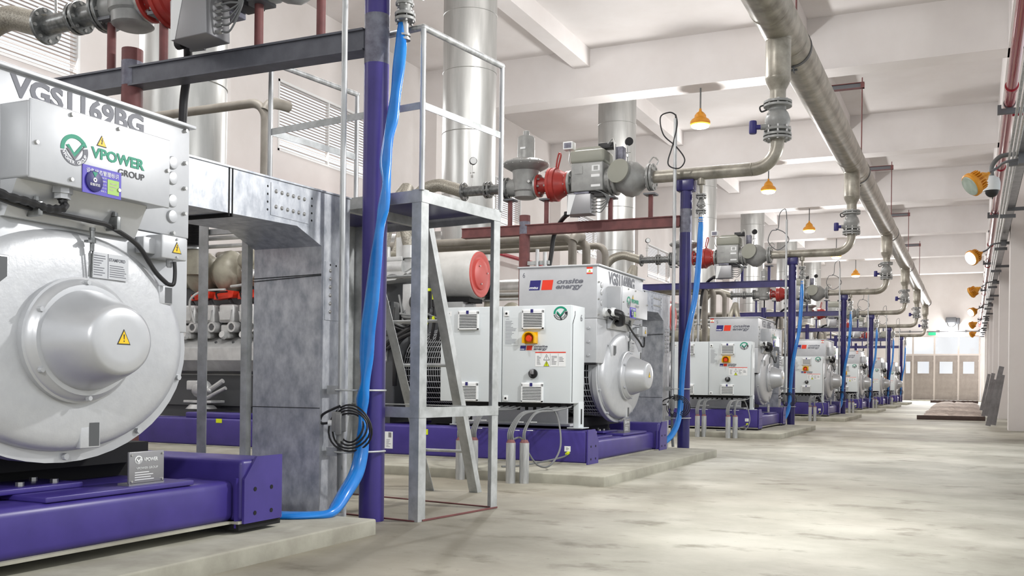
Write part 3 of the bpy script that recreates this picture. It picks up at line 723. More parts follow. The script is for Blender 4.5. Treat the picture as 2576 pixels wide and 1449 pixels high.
    def flexes(b):
        for x, dx in ((-6.95, .10), (-6.55, -.14)):
            b.tube(crv([(x, 11.0, 2.72), (x + dx * .3, 11.0, 2.9), (x + dx, 11.05, 3.25), (x + dx * 1.6, 11.3, 3.55)], 6), .085, 12, 0)
            b.cyl((x, 11.0, 2.58), (x, 11.0, 2.74), .10, n=14, m=1)
    part(g, 'braided_hose', 'a', ['braid', 'eng'], flexes)
    def throttle(b):
        b.cyl((-7.4, 11.0, 2.47), (-6.6, 11.0, 2.47), .12, n=16); b.box(-7.1, -6.6, 10.9, 11.15, 2.54, 2.60, 0, .01)
        b.prism([(-6.72, 10.95, 2.85), (-6.5, 10.95, 2.85), (-6.5, 10.95, 2.45), (-6.6, 10.95, 2.4), (-6.72, 10.95, 2.46)], (0, .05, 0), 0)
        b.prism([(-7.05, 10.9, 2.36), (-6.86, 10.9, 2.52), (-6.7, 10.9, 2.45), (-6.55, 10.9, 2.38), (-6.7, 10.9, 2.3), (-6.98, 10.9, 2.28)], (0, .3, 0), 0)
        b.box(-6.62, -6.5, 10.95, 11.0, 1.75, 2.25, 0, .01)
    part(g, 'throttle_housing', 'a', ['eng'], throttle)
    def wires(b):
        rr = random.Random(5)
        for i in range(10):
            x = -7.05 + .07 * i; z = 1.72 + rr.uniform(0, .25)
            P = crv([(x, 11.0, z + .2), (x + rr.uniform(-.1, .1), 10.92, z + rr.uniform(-.05, .12)), (x + rr.uniform(.05, .25), 10.9, z - .05), (x + .3, 10.98, z - rr.uniform(.05, .15))], 6)
            b.tube(P, rr.choice((.016, .022, .028)), 8, 0 if i % 4 else 1)
        b.tube(crv([(-6.9, 10.93, 2.32), (-6.75, 10.9, 2.36), (-6.6, 10.9, 2.33), (-6.45, 10.95, 2.4)], 6), .018, 8, 0)
        b.tube(crv([(-6.4, 11.0, 1.75), (-6.6, 10.92, 1.62), (-6.85, 10.92, 1.45), (-6.95, 11.0, 1.2)], 6), .035, 8, 1)
        b.tube(crv([(-6.55, 10.95, 1.6), (-6.68, 10.92, 1.45), (-6.7, 10.92, 1.1), (-6.72, 10.95, .95)], 6), .03, 8, 1)
        b.tube(crv([(-6.35, 10.95, 1.66), (-6.6, 10.9, 1.56), (-6.8, 10.9, 1.42)], 6), .028, 8, 1)
    part(g, 'wiring_loom', 'a', ['cable', 'black'], wires)
    def conn(b):
        for i, x in enumerate((-6.36, -6.26, -6.16, -6.07)):
            z1 = 2.17 - .02 * (i % 2)
            b.cyl((x, 10.98, z1 - .22), (x, 10.98, z1), .038, n=10, m=0); b.cyl((x, 10.98, z1), (x, 10.98, z1 + .035), .042, n=10, m=1); b.box(x - .012, x + .012, 10.93, 10.94, z1 - .13, z1, 1)
            b.cyl((x, 10.98, z1 - .36), (x, 10.98, z1 - .22), .026, n=10, m=0); b.box(x - .015, x + .015, 10.935, 10.96, z1 - .42, z1 - .34, 1)
            b.tube(crv([(x, 10.98, z1 - .36), (x - .02, 10.98, z1 - .5), (x - .06, 11.0, z1 - .62)], 5), .022, 8, 0)
    part(g, 'plug_connector', 'a', ['black', 'lime'], conn, 'black connectors with yellow caps')
    def afilter(b):
        b.lathe((-7.5, 12.17, 2.48), X, [(0, .26), (.05, .325), (1.33, .33), (1.37, .318), (1.37, .30)], 40, 0)
    af = part(g, 'air_filter', 'a', ['filter'], afilter, 'white air filter drum')
    part(af, 'end_cap', 'a', ['redend', 'bolt'], lambda b: (b.lathe((-6.14, 12.17, 2.48), X, [(0, .312), (.026, .312), (.03, .285), (.016, .25), (.016, .215), (.04, .205), (.055, .13), (.06, .05)], 40, 0), b.bolts((-6.10, 12.17, 2.48), X, .14, 3, .012, .03, 1)), 'coral red end cap')
    part(af, 'filter_bracket', 'a', ['dark', 'eng'], lambda b: (b.box(-6.7, -6.2, 12.0, 12.4, 2.10, 2.16, 0), b.ball((-6.4, 12.2, 1.95), .2, .2, .18, 1), b.box(-6.6, -6.3, 12.0, 12.4, 1.5, 2.1, 1)))
    f = FACE_Y(10.256)
    if k == 2:
        part(g, 'skid_label', 'l1', ['lime'], lambda b: b.rect(f, -9.03, .45, -8.93, .505, 0), 'lime green tag')
        part(g, 'skid_label', 'l2', ['lime'], lambda b: b.rect(f, -5.90, .40, -5.825, .465, 0), 'lime green tag')
    part(g, 'skid_label', 'd', ['white', 'pgrey', 'plaque'], lambda b: (b.rect(f, -6.425, .215, -6.31, .42, 0), lines(b, f, -6.40, .23, -6.33, .33, 6, 1, .0015, 9), b.rect(f, -6.37, .35, -6.33, .41, 2, .0015)), 'white document sheet')
    part(g, 'skid_label', 'e', ['white', 'pgrey'], lambda b: (b.rect(f, -4.088, .272, -4.015, .332, 0), b.ringseg(f, (-4.052, .303), .012, .018, 0, 360, 1, .0015, 3)), 'white earth symbol sticker')
    for c in g.children:
        n = c.name.split('.')[0]
        if n in ('skid_frame', 'end_plate', 'mounting_pad', 'name_plaque', 'skid_label'): c.location.z = {1: .02, 2: -.022}.get(k, 0)
        if n in ('end_bell', 'bearing_cover'): c.location.z = {1: .012, 2: -.05}.get(k, 0)
        if n == 'outlet_box': c.location.z = .019 if k == 1 else -.03
    return g

def cabinet(k, dz):
    g = thing('control_cabinet', {2: 'light grey control cabinet behind the ladder, small number 6 on its side'}.get(k, 'light grey control cabinet with yellow emergency stop, beside the %s generator' % ORD[k]),
              'cabinet', (-4.77, 10.3, .5), (0, OFF[k], dz), 'control cabinets beside the generators')
    def body(b):
        b.box(-5.578, -3.958, 10.12, 10.50, .785, 1.862, 0, .006)
        b.box(-5.45, -4.1, 10.16, 10.46, .735, .787, 1)
        b.prism([(-3.957, 10.125, .8), (-3.957, 10.125, 1.66), (-3.957, 10.19, 1.76), (-3.957, 10.19, 1.80), (-3.957, 10.196, 1.80), (-3.957, 10.196, 1.755), (-3.957, 10.131, 1.655), (-3.957, 10.131, .8)], (.003, 0, 0), 1)
        rr = random.Random(3)
        for i in range(12): x = -5.35 + i * .1; b.cyl((x, 10.25, .70), (x, 10.25, .74), .02, n=8, m=1)
    part(g, 'cabinet_body', 'a', ['cab', 'dark'], body)
    part(g, 'support_leg', 'r', ['cab', 'dark'], lambda b: (b.box(-4.02, -3.955, 10.34, 10.50, .505, .80, 0, .004), b.box(-3.957, -3.953, 10.40, 10.44, .55, .72, 1), b.box(-4.08, -3.9, 10.3, 10.52, .505, .515, 0)))
    part(g, 'support_leg', 'l', ['cab'], lambda b: (b.box(-5.55, -5.50, 10.34, 10.50, .505, .80, 0, .004), b.box(-5.56, -5.40, 10.3, 10.52, .505, .515, 0)))
    if k == 2: part(g, 'number_mark', '6', ['pgrey'], lambda b: b.txt(FACE_X(-3.953), '6', 10.36, 1.70, .05, .075, 0))
    for side, x0, x1 in (('l', -5.578, -4.80), ('r', -4.79, -3.962)):
        d = part(g, 'door', side, ['cab'], lambda b: b.box(x0, x1, 10.095, 10.118, .785, 1.862, 0, .006))
        vx = -5.338 if side == 'l' else -4.536
        for z0, z1 in ((1.605, 1.812), (.797, .998)):
            def vent(b):
                b.box(vx - .012, vx + .255, 10.088, 10.096, z0 - .01, z1 + .012, 0); b.box(vx, vx + .25, 10.078, 10.09, z0, z1 - .032, 1)
                for q in (vx, vx + .24): b.box(q, q + .012, 10.06, 10.09, z0, z1, 0)
                b.box(vx, vx + .252, 10.06, 10.09, z1 - .034, z1, 0, .004); b.box(vx, vx + .252, 10.06, 10.09, z0, z0 + .012, 0)
                n = 10
                for i in range(n):
                    z = z0 + .014 + (z1 - .05 - z0) * i / (n - 1)
                    b.prism([(vx, 10.09, z + .011), (vx, 10.058, z + .003), (vx, 10.058, z - .002), (vx, 10.09, z + .004)], (.25, 0, 0), 0)
                b.box(vx + .105, vx + .135, 10.055, 10.062, z1 - .03, z1 + .008, 2)
            part(d, 'vent_grille', side + str(z0), ['white', 'engdark', 'pblue'], vent)
        if side == 'l':
            part(d, 'name_label', 'm', ['white', 'pblack'], lambda b: (b.rect(FACE_Y(10.094), -5.562, 1.760, -5.438, 1.818, 0), b.txt(FACE_Y(10.094), '+M1P', -5.54, 1.777, .078, .022, 1, .01, d=.003)))
        else:
            for z in (1.78, .83):
                part(d, 'lock', 'z%s' % z, ['white', 'dark'], lambda b: (b.box(-4.765, -4.71, 10.083, 10.096, z - .03, z + .03, 0, .004), b.cyl((-4.738, 10.08, z), (-4.738, 10.084, z), .013, n=10, m=1)))
            part(d, 'brand_mark', 'b', ['pblue', 'pred', 'pgrey', 'white'], lambda b: mtu(b, FACE_Y(10.094), -4.572, 1.368, .335, .052, 0, 1, 2, 3))
            part(d, 'round_logo', 'l', ['pgreen', 'pblack', 'white'], lambda b: vlogo(b, FACE_Y(10.094), -4.088, 1.772, .083, .076, 0, 1, 2))
            def docs(b): f = FACE_Y(10.094); b.rect(f, -4.765, 1.42, -4.595, 1.735, 0); b.txt(f, 'LHC', -4.745, 1.71, .04, .013, 1, d=.002); lines(b, f, -4.755, 1.43, -4.61, 1.70, 20, 1, .0015, 4)
            part(d, 'document_sheet', 'a', ['cab', 'pgrey'], docs)
            def warn(b):
                f = FACE_Y(10.094); x0, z0, x1, z1 = -4.383, 1.187, -4.02, 1.35
                b.rect(f, x0, z0, x1, z1, 0); b.rect(f, x0, z1 - .012, x1, z1, 1, .0015)
                triangle(b, f, x0 + .135, z0 + .105, .075, 0, 3, '!', .0015); triangle(b, f, x0 + .135, z0 + .035, .07, 2, 3, 'bolt', .0015)
                lines(b, f, x0 + .02, z0 + .02, x0 + .07, z0 + .12, 8, 3, .0015, 1); lines(b, f, x0 + .195, z0 + .02, x0 + .26, z0 + .12, 7, 3, .0015, 2); lines(b, f, x0 + .285, z0 + .05, x0 + .355, z0 + .11, 4, 3, .0015, 3)
                b.rect(f, x0 + .18, z0 + .01, x0 + .181, z1 - .02, 3, .0015); b.rect(f, x0 + .274, z0 + .01, x0 + .275, z1 - .02, 3, .0015)
            part(d, 'warning_label', 'a', ['white', 'pred', 'lime', 'pblack'], warn)
            def shroud(b):
                c = V((-4.435, 10.095, 1.497))
                for i in range(18):
                    a0, a1 = PI * (.0 + i / 18), PI * (i + 1) / 18
                    pr = []
                    for a, r in ((a0, .072), (a1, .072), (a1, .058), (a0, .058)): pr.append(c + X * math.cos(a) * r * 1.08 + Z * (math.sin(a) * r + .005))
                    b.prism(pr, (0, -.085, 0), 0)
                b.box(-4.435 - .078, -4.435 - .062, 10.01, 10.095, 1.445, 1.502, 0); b.box(-4.435 + .062, -4.435 + .078, 10.01, 10.095, 1.445, 1.502, 0)
                b.box(-4.513, -4.357, 10.088, 10.095, 1.44, 1.57, 0)
            part(d, 'emergency_stop_shroud', 'a', ['estop'], shroud, 'yellow shroud')
            part(d, 'emergency_stop_button', 'a', ['btn'], lambda b: b.lathe((-4.44, 10.095, 1.497), -Y, [(0, .026), (.04, .026), (.042, .04), (.06, .04), (.068, .03)], 20, 0), 'red mushroom button')
            part(d, 'rotary_switch', 'a', ['black', 'plaque', 'flange'], lambda b: (b.lathe((-4.405, 10.095, 1.108), -Y, [(0, .052), (.02, .052), (.022, .045), (.03, .045)], 24, 0), b.box(-4.425, -4.385, 10.03, 10.07, 1.10, 1.155, 1, .006), b.box(-4.428, -4.41, 10.025, 10.05, 1.075, 1.11, 2)), 'black rotary switch')
    return g

FCOL = {1: ('purple', 'primer', 'brown'), 2: ('postblue', 'brown', 'brown')}
def gas_frame(k):
    pc, bc, sc_ = FCOL.get(k, ('postblue', 'postblue', 'postblue'))
    lab = {1: 'violet pipe stand with grey steel beam crossing the upper left corner', 2: 'dark violet post with red-brown beam carrying the gas train above the second generator'}.get(
        k, 'violet-blue steel stand carrying the %s gas train' % ORD[k])
    g = thing('pipe_stand', lab, 'stand', (-3.88, 14.48, 0), (0, OFF[k], 0), 'pipe stands along the hall')
    px, py = -3.875, 14.48
    part(g, 'post', 'p' + pc + str(k < 3), [pc, 'greypaint'], lambda b: (b.lathe((px, py, 0), Z, [(0, .09), (3.22, .089), (3.22, .0891), (3.62, .0891)] if k < 3 else [(0, .09), (3.62, .089)], 28, 0),
        b.lathe((px, py, 3.25), Z, [(0, .0895), (.36, .0895)], 28, 1 if k < 3 else 0), b.lathe((px, py, 3.6), Z, [(0, .09), (.41, .09), (.41, .085)], 28, 0)))
    part(g, 'saddle', pc, [pc], lambda b: b.box(px - .13, px + .13, py - .1, py + .1, 3.86, 4.03, 0, .02))
    def beam(b):
        b.box(-7.6, px - .08, 14.40, 14.56, 3.345, 3.36, 0); b.box(-7.6, px - .08, 14.40, 14.56, 3.488, 3.503, 0); b.box(-7.6, px - .08, 14.42, 14.44, 3.35, 3.5, 0)
    part(g, 'cross_beam', bc, [bc], beam)
    part(g, 'rear_post', sc_ + str(k < 3), [sc_ if k > 1 else 'brown', 'greypaint'], lambda b: (b.cyl((-6.5, 14.48, 0), (-6.5, 14.48, 3.66), .088, n=22), b.lathe((-6.5, 14.48, 3.36), Z, [(0, .0895), (.2, .0895)], 22, 1 if k < 3 else 0)))
    part(g, 'riser_conduit', 'a', ['galvpipe'], lambda b: b.cyl((-6.11, 14.40, 1.5), (-6.11, 14.40, 3.05), .03, n=14))
    part(g, 'riser_conduit', 'b', ['galvpipe'], lambda b: b.cyl((-6.24, 14.40, 1.5), (-6.24, 14.40, 3.1), .03, n=14))
    part(g, 'conduit_bracket', 'a', ['galv2'], lambda b: b.box(-6.42, -6.05, 14.42, 14.46, 2.86, 2.92, 0))
    for i, (x, z1) in enumerate(((-6.76, 3.93), (-6.126, 3.90), (-5.06, 3.86), (-4.42, 3.87))):
        part(g, 'support_stub', sc_ + str(i), [sc_ if k > 1 else 'brown', 'strut'], lambda b: (b.cyl((x, 14.48, 3.5), (x, 14.48, z1 - .02), .037, n=14), b.box(x - .09, x + .09, 14.38, 14.58, z1 - .025, z1, 1)))
    if k == 1:
        for c in g.children:
            if c.name.split('.')[0] in ('cross_beam', 'rear_post', 'support_stub', 'riser_conduit', 'conduit_bracket'): c.scale.x = .89
    return g

def gas_train(k):
    lab = {1: 'grey gas train cut by the top left corner, with red flame arrester seen from below', 2: 'grey gas train above the second generator, with red flame arrester and round pressure regulator'}.get(
        k, 'grey gas pipe and valve train above the %s generator in the row' % ORD[k])
    g = thing('gas_train', lab, 'pipework', (-3.88, 14.5, 4.12), (0, OFF[k], 0), 'gas trains above the generators')
    if k == 1: g.scale.x = .90; g.rotation_euler.y = -.036
    y, z = 14.5, 4.12
    full = k <= 4
    part(g, 'flexible_hose', 'a', ['braid'], lambda b: b.tube(crv([(-7.62, y, z), (-7.85, y, z + .08), (-8.12, y - .02, z + .14), (-8.42, y - .06, z + .02), (-8.62, y - .12, z - .35), (-8.72, y - .25, z - 1.0), (-8.75, y - .6, z - 1.45)], 8), .105, 16, 0), 'braided steel hose')
    part(g, 'inlet_pipe', 'a', ['flange'], lambda b: b.cyl((-7.6, y, z), (-6.8, y, z), .082, n=20))
    def run(b):
        b.cyl((-4.5, y, z), (-2.9, y, z), .094, n=24, m=1)
        P = [(-2.9 + .34 * math.sin(a), y, z + .34 - .34 * math.cos(a)) for a in [PI / 2 * i / 12 for i in range(13)]]
        b.tube(P, .096, 24, 1); b.cyl((-2.56, y, z + .33), (-2.56, y, 4.53), .096, n=24, m=1)
        b.lathe((-2.93, y, z), X, [(0, .094), (.01, .098), (.02, .094)], 24, 1)
    def riser(b):
        b.lathe((-2.56, y, 5.06), Z, [(0, .112), (.14, .112), (.17, .115), (.27, .165), (.32, .178), (.34, .182), (.35, .178), (.86, .178), (.87, .184), (.89, .178), (1.1, .178)], 28, 1)
    part(g, 'outlet_pipe', 'a', ['flange', 'pipe'], run, 'mottled grey gas pipe')
    part(g, 'riser_pipe', 'a', ['flange', 'pipe'], riser, 'mottled grey gas pipe')
    for i, (x, r) in enumerate(((-7.61, .155), (-7.20, .135), (-7.14, .135), (-6.86, .17), (-6.81, .17))):
        part(g, 'flange', 'f%d' % i, ['flange', 'bolt'], lambda b: b.flange((x, y, z), X, r, .035, 8))
    def gauge(x, zz, h, yo=0):
        def fn(b):
            b.cyl((x, y + yo, zz), (x, y + yo, zz + h), .012, n=8, m=0); b.lathe((x, y + yo, zz + h * .4), Z, [(0, .022), (.04, .022)], 6, 0, sm=False)
            b.cyl((x - .03, y + yo, zz + h * .62), (x + .05, y + yo, zz + h * .62), .008, n=8, m=0)
            b.lathe((x, y + yo + .03, zz + h + .055), -Y + X * .7, [(0, .06), (.05, .062), (.055, .056)], 22, 1); b.lathe(V((x, y + yo + .03, zz + h + .055)) + (-Y + X * .7).normalized() * .0545, -Y + X * .7, [(0, .053), (.003, .053)], 22, 2)
        return fn
    part(g, 'pressure_gauge', 'a', ['bolt', 'black', 'white'], gauge(-7.47, z + .08, .36), 'black dial gauge')
    def reg(b):
        b.lathe((-6.5, y, 3.93), Z, [(0, .14), (.02, .175), (.10, .18), (.12, .20), (.40, .21), (.46, .23)], 32, 0)
        b.cyl((-6.81, y, z), (-6.6, y, z), .13, .15, 20, 0); b.cyl((-6.4, y, z), (-6.24, y, z), .15, .13, 20, 0)
        b.lathe((-6.5, y, 4.36), Z, [(0, .21), (.05, .30), (.08, .355), (.10, .37), (.115, .375), (.13, .37), (.15, .34), (.18, .27), (.20, .16)], 40, 0)
        b.bolts((-6.5, y, 4.475), Z, .355, 16, .012, .03, 1)
        b.lathe((-6.5, y, 4.54), Z, [(0, .145), (.02, .142), (.36, .135), (.385, .12), (.39, .05), (.47, .05), (.475, .04)], 28, 0)
        b.rect(((0, y - .1445, 0), X, Z), -6.54, 4.70, -6.45, 4.73, 2)
        b.lathe((-6.35, y - .2, 4.16), -Y, [(-.05, .022), (.03, .022)], 10, 1)
    part(g, 'pressure_regulator', 'a', ['valve', 'bolt', 'white'], reg)
    def arrest(b):
        b.lathe((-6.28, y, z), X, [(0, .18), (.035, .18), (.035, .13), (.16, .12), (.20, .22), (.215, .265), (.255, .265), (.257, .255), (.29, .255), (.292, .265), (.335, .265), (.345, .24), (.50, .165), (.505, .2), (.54, .2)], 36, 0)
        b.bolts((-6.02, y, z), X, .235, 12, .016, .075, 1); b.bolts((-6.26, y, z), X, .15, 8, .015, .05, 1); b.bolts((-5.76, y, z), X, .165, 8, .015, .04, 1)
        b.tube(crv([(-5.98, y, z + .25), (-5.96, y, z + .40), (-5.93, y, z + .49), (-5.90, y, z + .46), (-5.93, y, z + .33), (-5.95, y, z + .25)], 5), .014, 8, 0)
        b.lathe((-6.31, y, z), X, [(0, .175), (.03, .175)], 28, 1)
    part(g, 'flame_arrester', 'a', ['red', 'bolt'], arrest, 'red flame arrester')
    def valve(b):
        b.flange((-5.72, y, z), X, .2, .045, 8, 0, 1); b.cyl((-5.7, y, z), (-5.6, y, z), .13, .16, 20, 0)
        b.box(-5.64, -5.12, y - .22, y + .22, 3.94, 4.385, 0, .02); b.box(-5.66, -5.10, y - .235, y + .235, 4.375, 4.58, 2, .045)
        b.prism([(-5.62, y - .2, 4.575), (-5.14, y - .2, 4.575), (-5.2, y - .17, 4.625), (-5.54, y - .17, 4.625)], (0, .36, 0), 2)
        f = ((0, y - .2205, 0), X, Z)
        b.rect(f, -5.30, 4.24, -5.17, 4.33, 3); b.rect(f, -5.27, 4.255, -5.20, 4.315, 0, .002); b.rect(f, -5.31, 4.15, -5.17, 4.19, 3); b.rect(f, -5.31, 4.0, -5.16, 4.035, 3); b.rect(f, -5.58, 4.21, -5.45, 4.33, 0, .004)
        b.cyl((-5.12, y, z), (-5.06, y, z), .19, n=24, m=0)
        b.box(-5.60, -5.35, y - .2, y + .15, 3.86, 3.945, 4, .01); b.box(-5.34, -5.15, y - .18, y + .16, 3.90, 3.945, 5, .01); b.box(-5.58, -5.40, y - .24, y - .10, 3.84, 3.90, 5); b.box(-5.25, -5.1, y - .24, y - .10, 3.84, 3.89, 5)
        # plug block and pilot pipes on top
        b.box(-5.26, -5.02, y - .05, y + .1, 4.61, 4.70, 5, .008); b.box(-4.98, -4.86, y - .05, y + .1, 4.40, 4.62, 4, .006)
        b.tube(crv([(-5.08, y - .12, 4.66), (-5.0, y - .12, 4.73), (-4.97, y - .12, 4.6), (-4.97, y - .12, 4.32)], 5), .013, 8, 1)
        b.lathe((-5.67, y - .05, 4.385), Z, [(0, .012), (.18, .012)], 8, 1); b.tube(crv([(-5.68, y - .1, 4.36), (-5.72, y - .1, 4.45), (-5.71, y - .1, 4.56), (-5.72, y - .1, 4.62)], 5), .011, 8, 1)
        b.box(-5.80, -5.64, y - .17, y - .03, 4.62, 4.74, 3, .006); b.rect(((0, y - .171, 0), X, Z), -5.78, 4.64, -5.66, 4.72, 4)
    part(g, 'safety_valve', 'a', ['valve', 'bolt', 'valve2', 'white', 'greypaint', 'black'], valve)
    part(g, 'pressure_gauge', 'b', ['bolt', 'black', 'black'], gauge(-4.80, z + .22, .30), 'black dial gauge')
    def filt(b):
        b.flange((-5.04, y, z), X, .235, .04, 10, 0, 1); b.lathe((-5.015, y, z), X, [(0, .205), (.02, .205)], 28, 1); b.flange((-4.97, y, z), X, .235, .04, 0, 0, 1)
        b.lathe((-4.96, y, z - .005), X, [(0, .17), (.06, .20), (.14, .255), (.23, .275), (.32, .25), (.41, .17), (.46, .135), (.52, .13)], 32, 0)
        b.cyl((-4.76, y + .1, z + .02), (-4.86, y - .26, z + .08), .178, n=32); b.lathe((-4.86, y - .255, z + .08), V((-.10, -.36, .06)), [(0, .186), (.02, .186), (.024, .175)], 32, 2)
        b.flange((-4.445, y, z), X, .205, .04, 8, 0, 1); b.flange((-4.395, y, z), X, .205, .04, 8, 0, 1)
        b.tube(crv([(-4.43, y - .1, z + .2), (-4.36, y - .1, z + .28), (-4.29, y - .1, z + .22), (-4.31, y - .1, z + .16)], 5), .012, 8, 1)
    part(g, 'gas_filter', 'a', ['valve', 'bolt', 'valve2'], filt)
    def bv(b):
        x = -2.56
        for zz in (4.535, 4.585, 5.0, 5.05): b.flange((x, y, zz), Z, .2, .036, 8 if zz in (4.535, 5.05) else 0, 0, 1)
        b.lathe((x, y, 4.56), Z, [(0, .19), (.01, .12), (.05, .11), (.08, .19), (.11, .195), (.13, .15), (.2, .175), (.25, .178), (.33, .15), (.38, .115), (.43, .12), (.44, .19)], 28, 0)
        b.bolts((x, y, 4.655), Z, .175, 8, .016, .05, 1)
        b.cyl((x, y - .05, 4.70), (x - .22, y - .12, 4.69), .05, .04, 14, 0); b.cyl((x - .20, y - .12, 4.69), (x - .30, y - .14, 4.69), .035, n=12, m=2); b.lathe((x - .32, y - .145, 4.60), Z, [(0, .05), (.02, .055), (.16, .055), (.18, .05)], 18, 2)
        b.tube(crv([(x - .16, y - .05, 5.02), (x - .24, y - .05, 5.0), (x - .22, y - .05, 4.93), (x - .14, y - .05, 4.95)], 5), .012, 8, 3)
    part(g, 'ball_valve', 'a', ['valve', 'bolt', 'pblue', 'black'], bv)
    def ctrl(b):
        b.prism([(-5.72, y - .18, 3.92), (-5.5, y - .18, 3.95), (-5.5, y - .18, 3.55), (-5.66, y - .18, 3.56)], (0, .02, 0), 0)
        b.box(-5.62, -5.24, y - .42, y - .16, 3.56, 3.86, 0, .008); b.prism([(-5.60, y - .4205, 3.86), (-5.48, y - .4205, 3.86), (-5.57, y - .4205, 3.56), (-5.62, y - .4205, 3.56)], (0, -.002, 0), 1)
        rr = random.Random(8)
        for i in range(5):
            zz = 3.80 - .05 * i; b.cyl((-5.24, y - .3, zz), (-5.19, y - .3, zz), .016, n=8, m=2)
            b.tube(crv([(-5.19, y - .3, zz), (-5.10, y - .3, zz + .0), (-5.03 + .01 * i, y - .28, 3.80), (-5.12, y - .24, 3.90), (-5.25, y - .2, 3.95)], 6), .008, 6, 3)
        b.tube(crv([(-5.66, y - .2, 3.62), (-5.78, y - .08, 3.60), (-5.93, y + .06, 3.52), (-6.06, y + .14, 3.34), (-6.10, y + .15, 3.1), (-6.11, y + .1, 2.9), (-6.11, y - .1, 2.45)], 8), .036, 12, 4)
        b.cyl((-5.66, y - .25, 3.60), (-5.72, y - .25, 3.60), .042, n=12, m=4)
    part(g, 'junction_box', 'a', ['plaque', 'white', 'bolt', 'cable', 'black'], ctrl)
    def drain(b):
        x = -3.655
        b.lathe((x, y, 4.045), -Z, [(0, .055), (.05, .06), (.09, .06), (.10, .03), (.22, .022), (.24, .022)], 18, 0)
        for zz in (3.80, 3.765, 3.575, 3.54): b.flange((x, y, zz), Z, .078, .022, 6, 1, 2)
        b.lathe((x, y, 3.575), Z, [(0, .03), (.05, .05), (.08, .065), (.09, .065), (.12, .05), (.16, .03), (.19, .03)], 18, 1); b.flange((x, y, 3.65), Z, .07, .018, 6, 1, 2)
        b.bar((x + .04, y - .04, 3.67), (x + .24, y - .12, 3.60), .02, .006, 2)
        b.cyl((x, y, 3.54), (x, y, 3.40), .03, n=14, m=2)
    part(g, 'drain_valve', 'a', ['pipe', 'valve', 'bolt'], drain)
    return g

def hose(k):
    lab = {1: 'bright blue lay-flat hose hanging down in front of the large violet post'}.get(k, 'bright blue hose hanging beside the %s violet post' % ORD[k])
    g = thing('drain_hose', lab, 'hose', (-3.87, 14.3, .1), (0, OFF[k], 0), 'blue hoses beside the posts')
    # pixel-traced in bay 1, the same course in every bay
    def pth(b):
        T = [(-3.675, 14.5, 3.52, .034, .034), (-3.676, 14.48, 3.42, .036, .036), (-3.66, 14.45, 3.33, .046, .032), (-3.655, 14.42, 3.188, .048, .03), (-3.651, 14.38, 2.996, .038, .032), (-3.659, 14.35, 2.81, .046, .03), (-3.67, 14.32, 2.666, .036, .034), (-3.678, 14.3, 2.498, .046, .03), (-3.655, 14.28, 2.355, .028, .036), (-3.67, 14.27, 2.192, .044, .03), (-3.697, 14.27, 2.05, .03, .036), (-3.726, 14.27, 1.84, .046, .03), (-3.755, 14.27, 1.567, .056, .03), (-3.784, 14.27, 1.348, .058, .03), (-3.794, 14.27, 1.156, .054, .032), (-3.800, 14.27, .991, .03, .038), (-3.822, 14.27, .867, .05, .03), (-3.82, 14.27, .745, .026, .034), (-3.809, 14.26, .634, .044, .034), (-3.815, 14.25, .497, .052, .04), (-3.823, 14.20, .355, .054, .044), (-3.83, 14.08, .235, .052, .044), (-3.81, 13.95, .155, .046, .036), (-3.80, 13.86, .125, .03, .03), (-3.86, 13.80, .12, .05, .024), (-4.03, 13.68, .12, .062, .024), (-4.5, 13.6, .12, .07, .024), (-5.3, 13.6, .12, .07, .024)]
        if k != 1:
            T = [(-3.655, 14.5, 3.47, .034, .034), (-3.655, 14.495, 3.38, .036, .036), (-3.655, 14.48, 3.2, .044, .036), (-3.665, 14.44, 2.8, .044, .036), (-3.69, 14.36, 2.3, .043, .038), (-3.74, 14.30, 1.95, .04, .036), (-3.80, 14.27, 1.6, .044, .036), (-3.84, 14.27, 1.25, .044, .036), (-3.86, 14.27, .9, .043, .038), (-3.87, 14.25, .6, .044, .04), (-3.90, 14.14, .36, .044, .04), (-3.97, 13.98, .2, .044, .036), (-4.1, 13.84, .125, .05, .03), (-4.4, 13.7, .125, .06, .028), (-5.2, 13.62, .125, .07, .026)]
        P = crv([t[:3] for t in T], 5); R = crv([(t[3], t[4], 0) for t in T], 5)
        b.tube(P, [(max(r.x, .02), max(r.y, .02)) for r in R], 16, 0, flat=X)
    part(g, 'hose_body', 'k%d' % (k == 1), ['blue'], pth)
    for q in (3.40, 3.43): part(g, 'hose_clamp', 'q%s' % q, ['bolt'], lambda b: b.lathe((-3.655, 14.495, q), Z, [(0, .042), (.014, .042)], 18, 0))
    return g

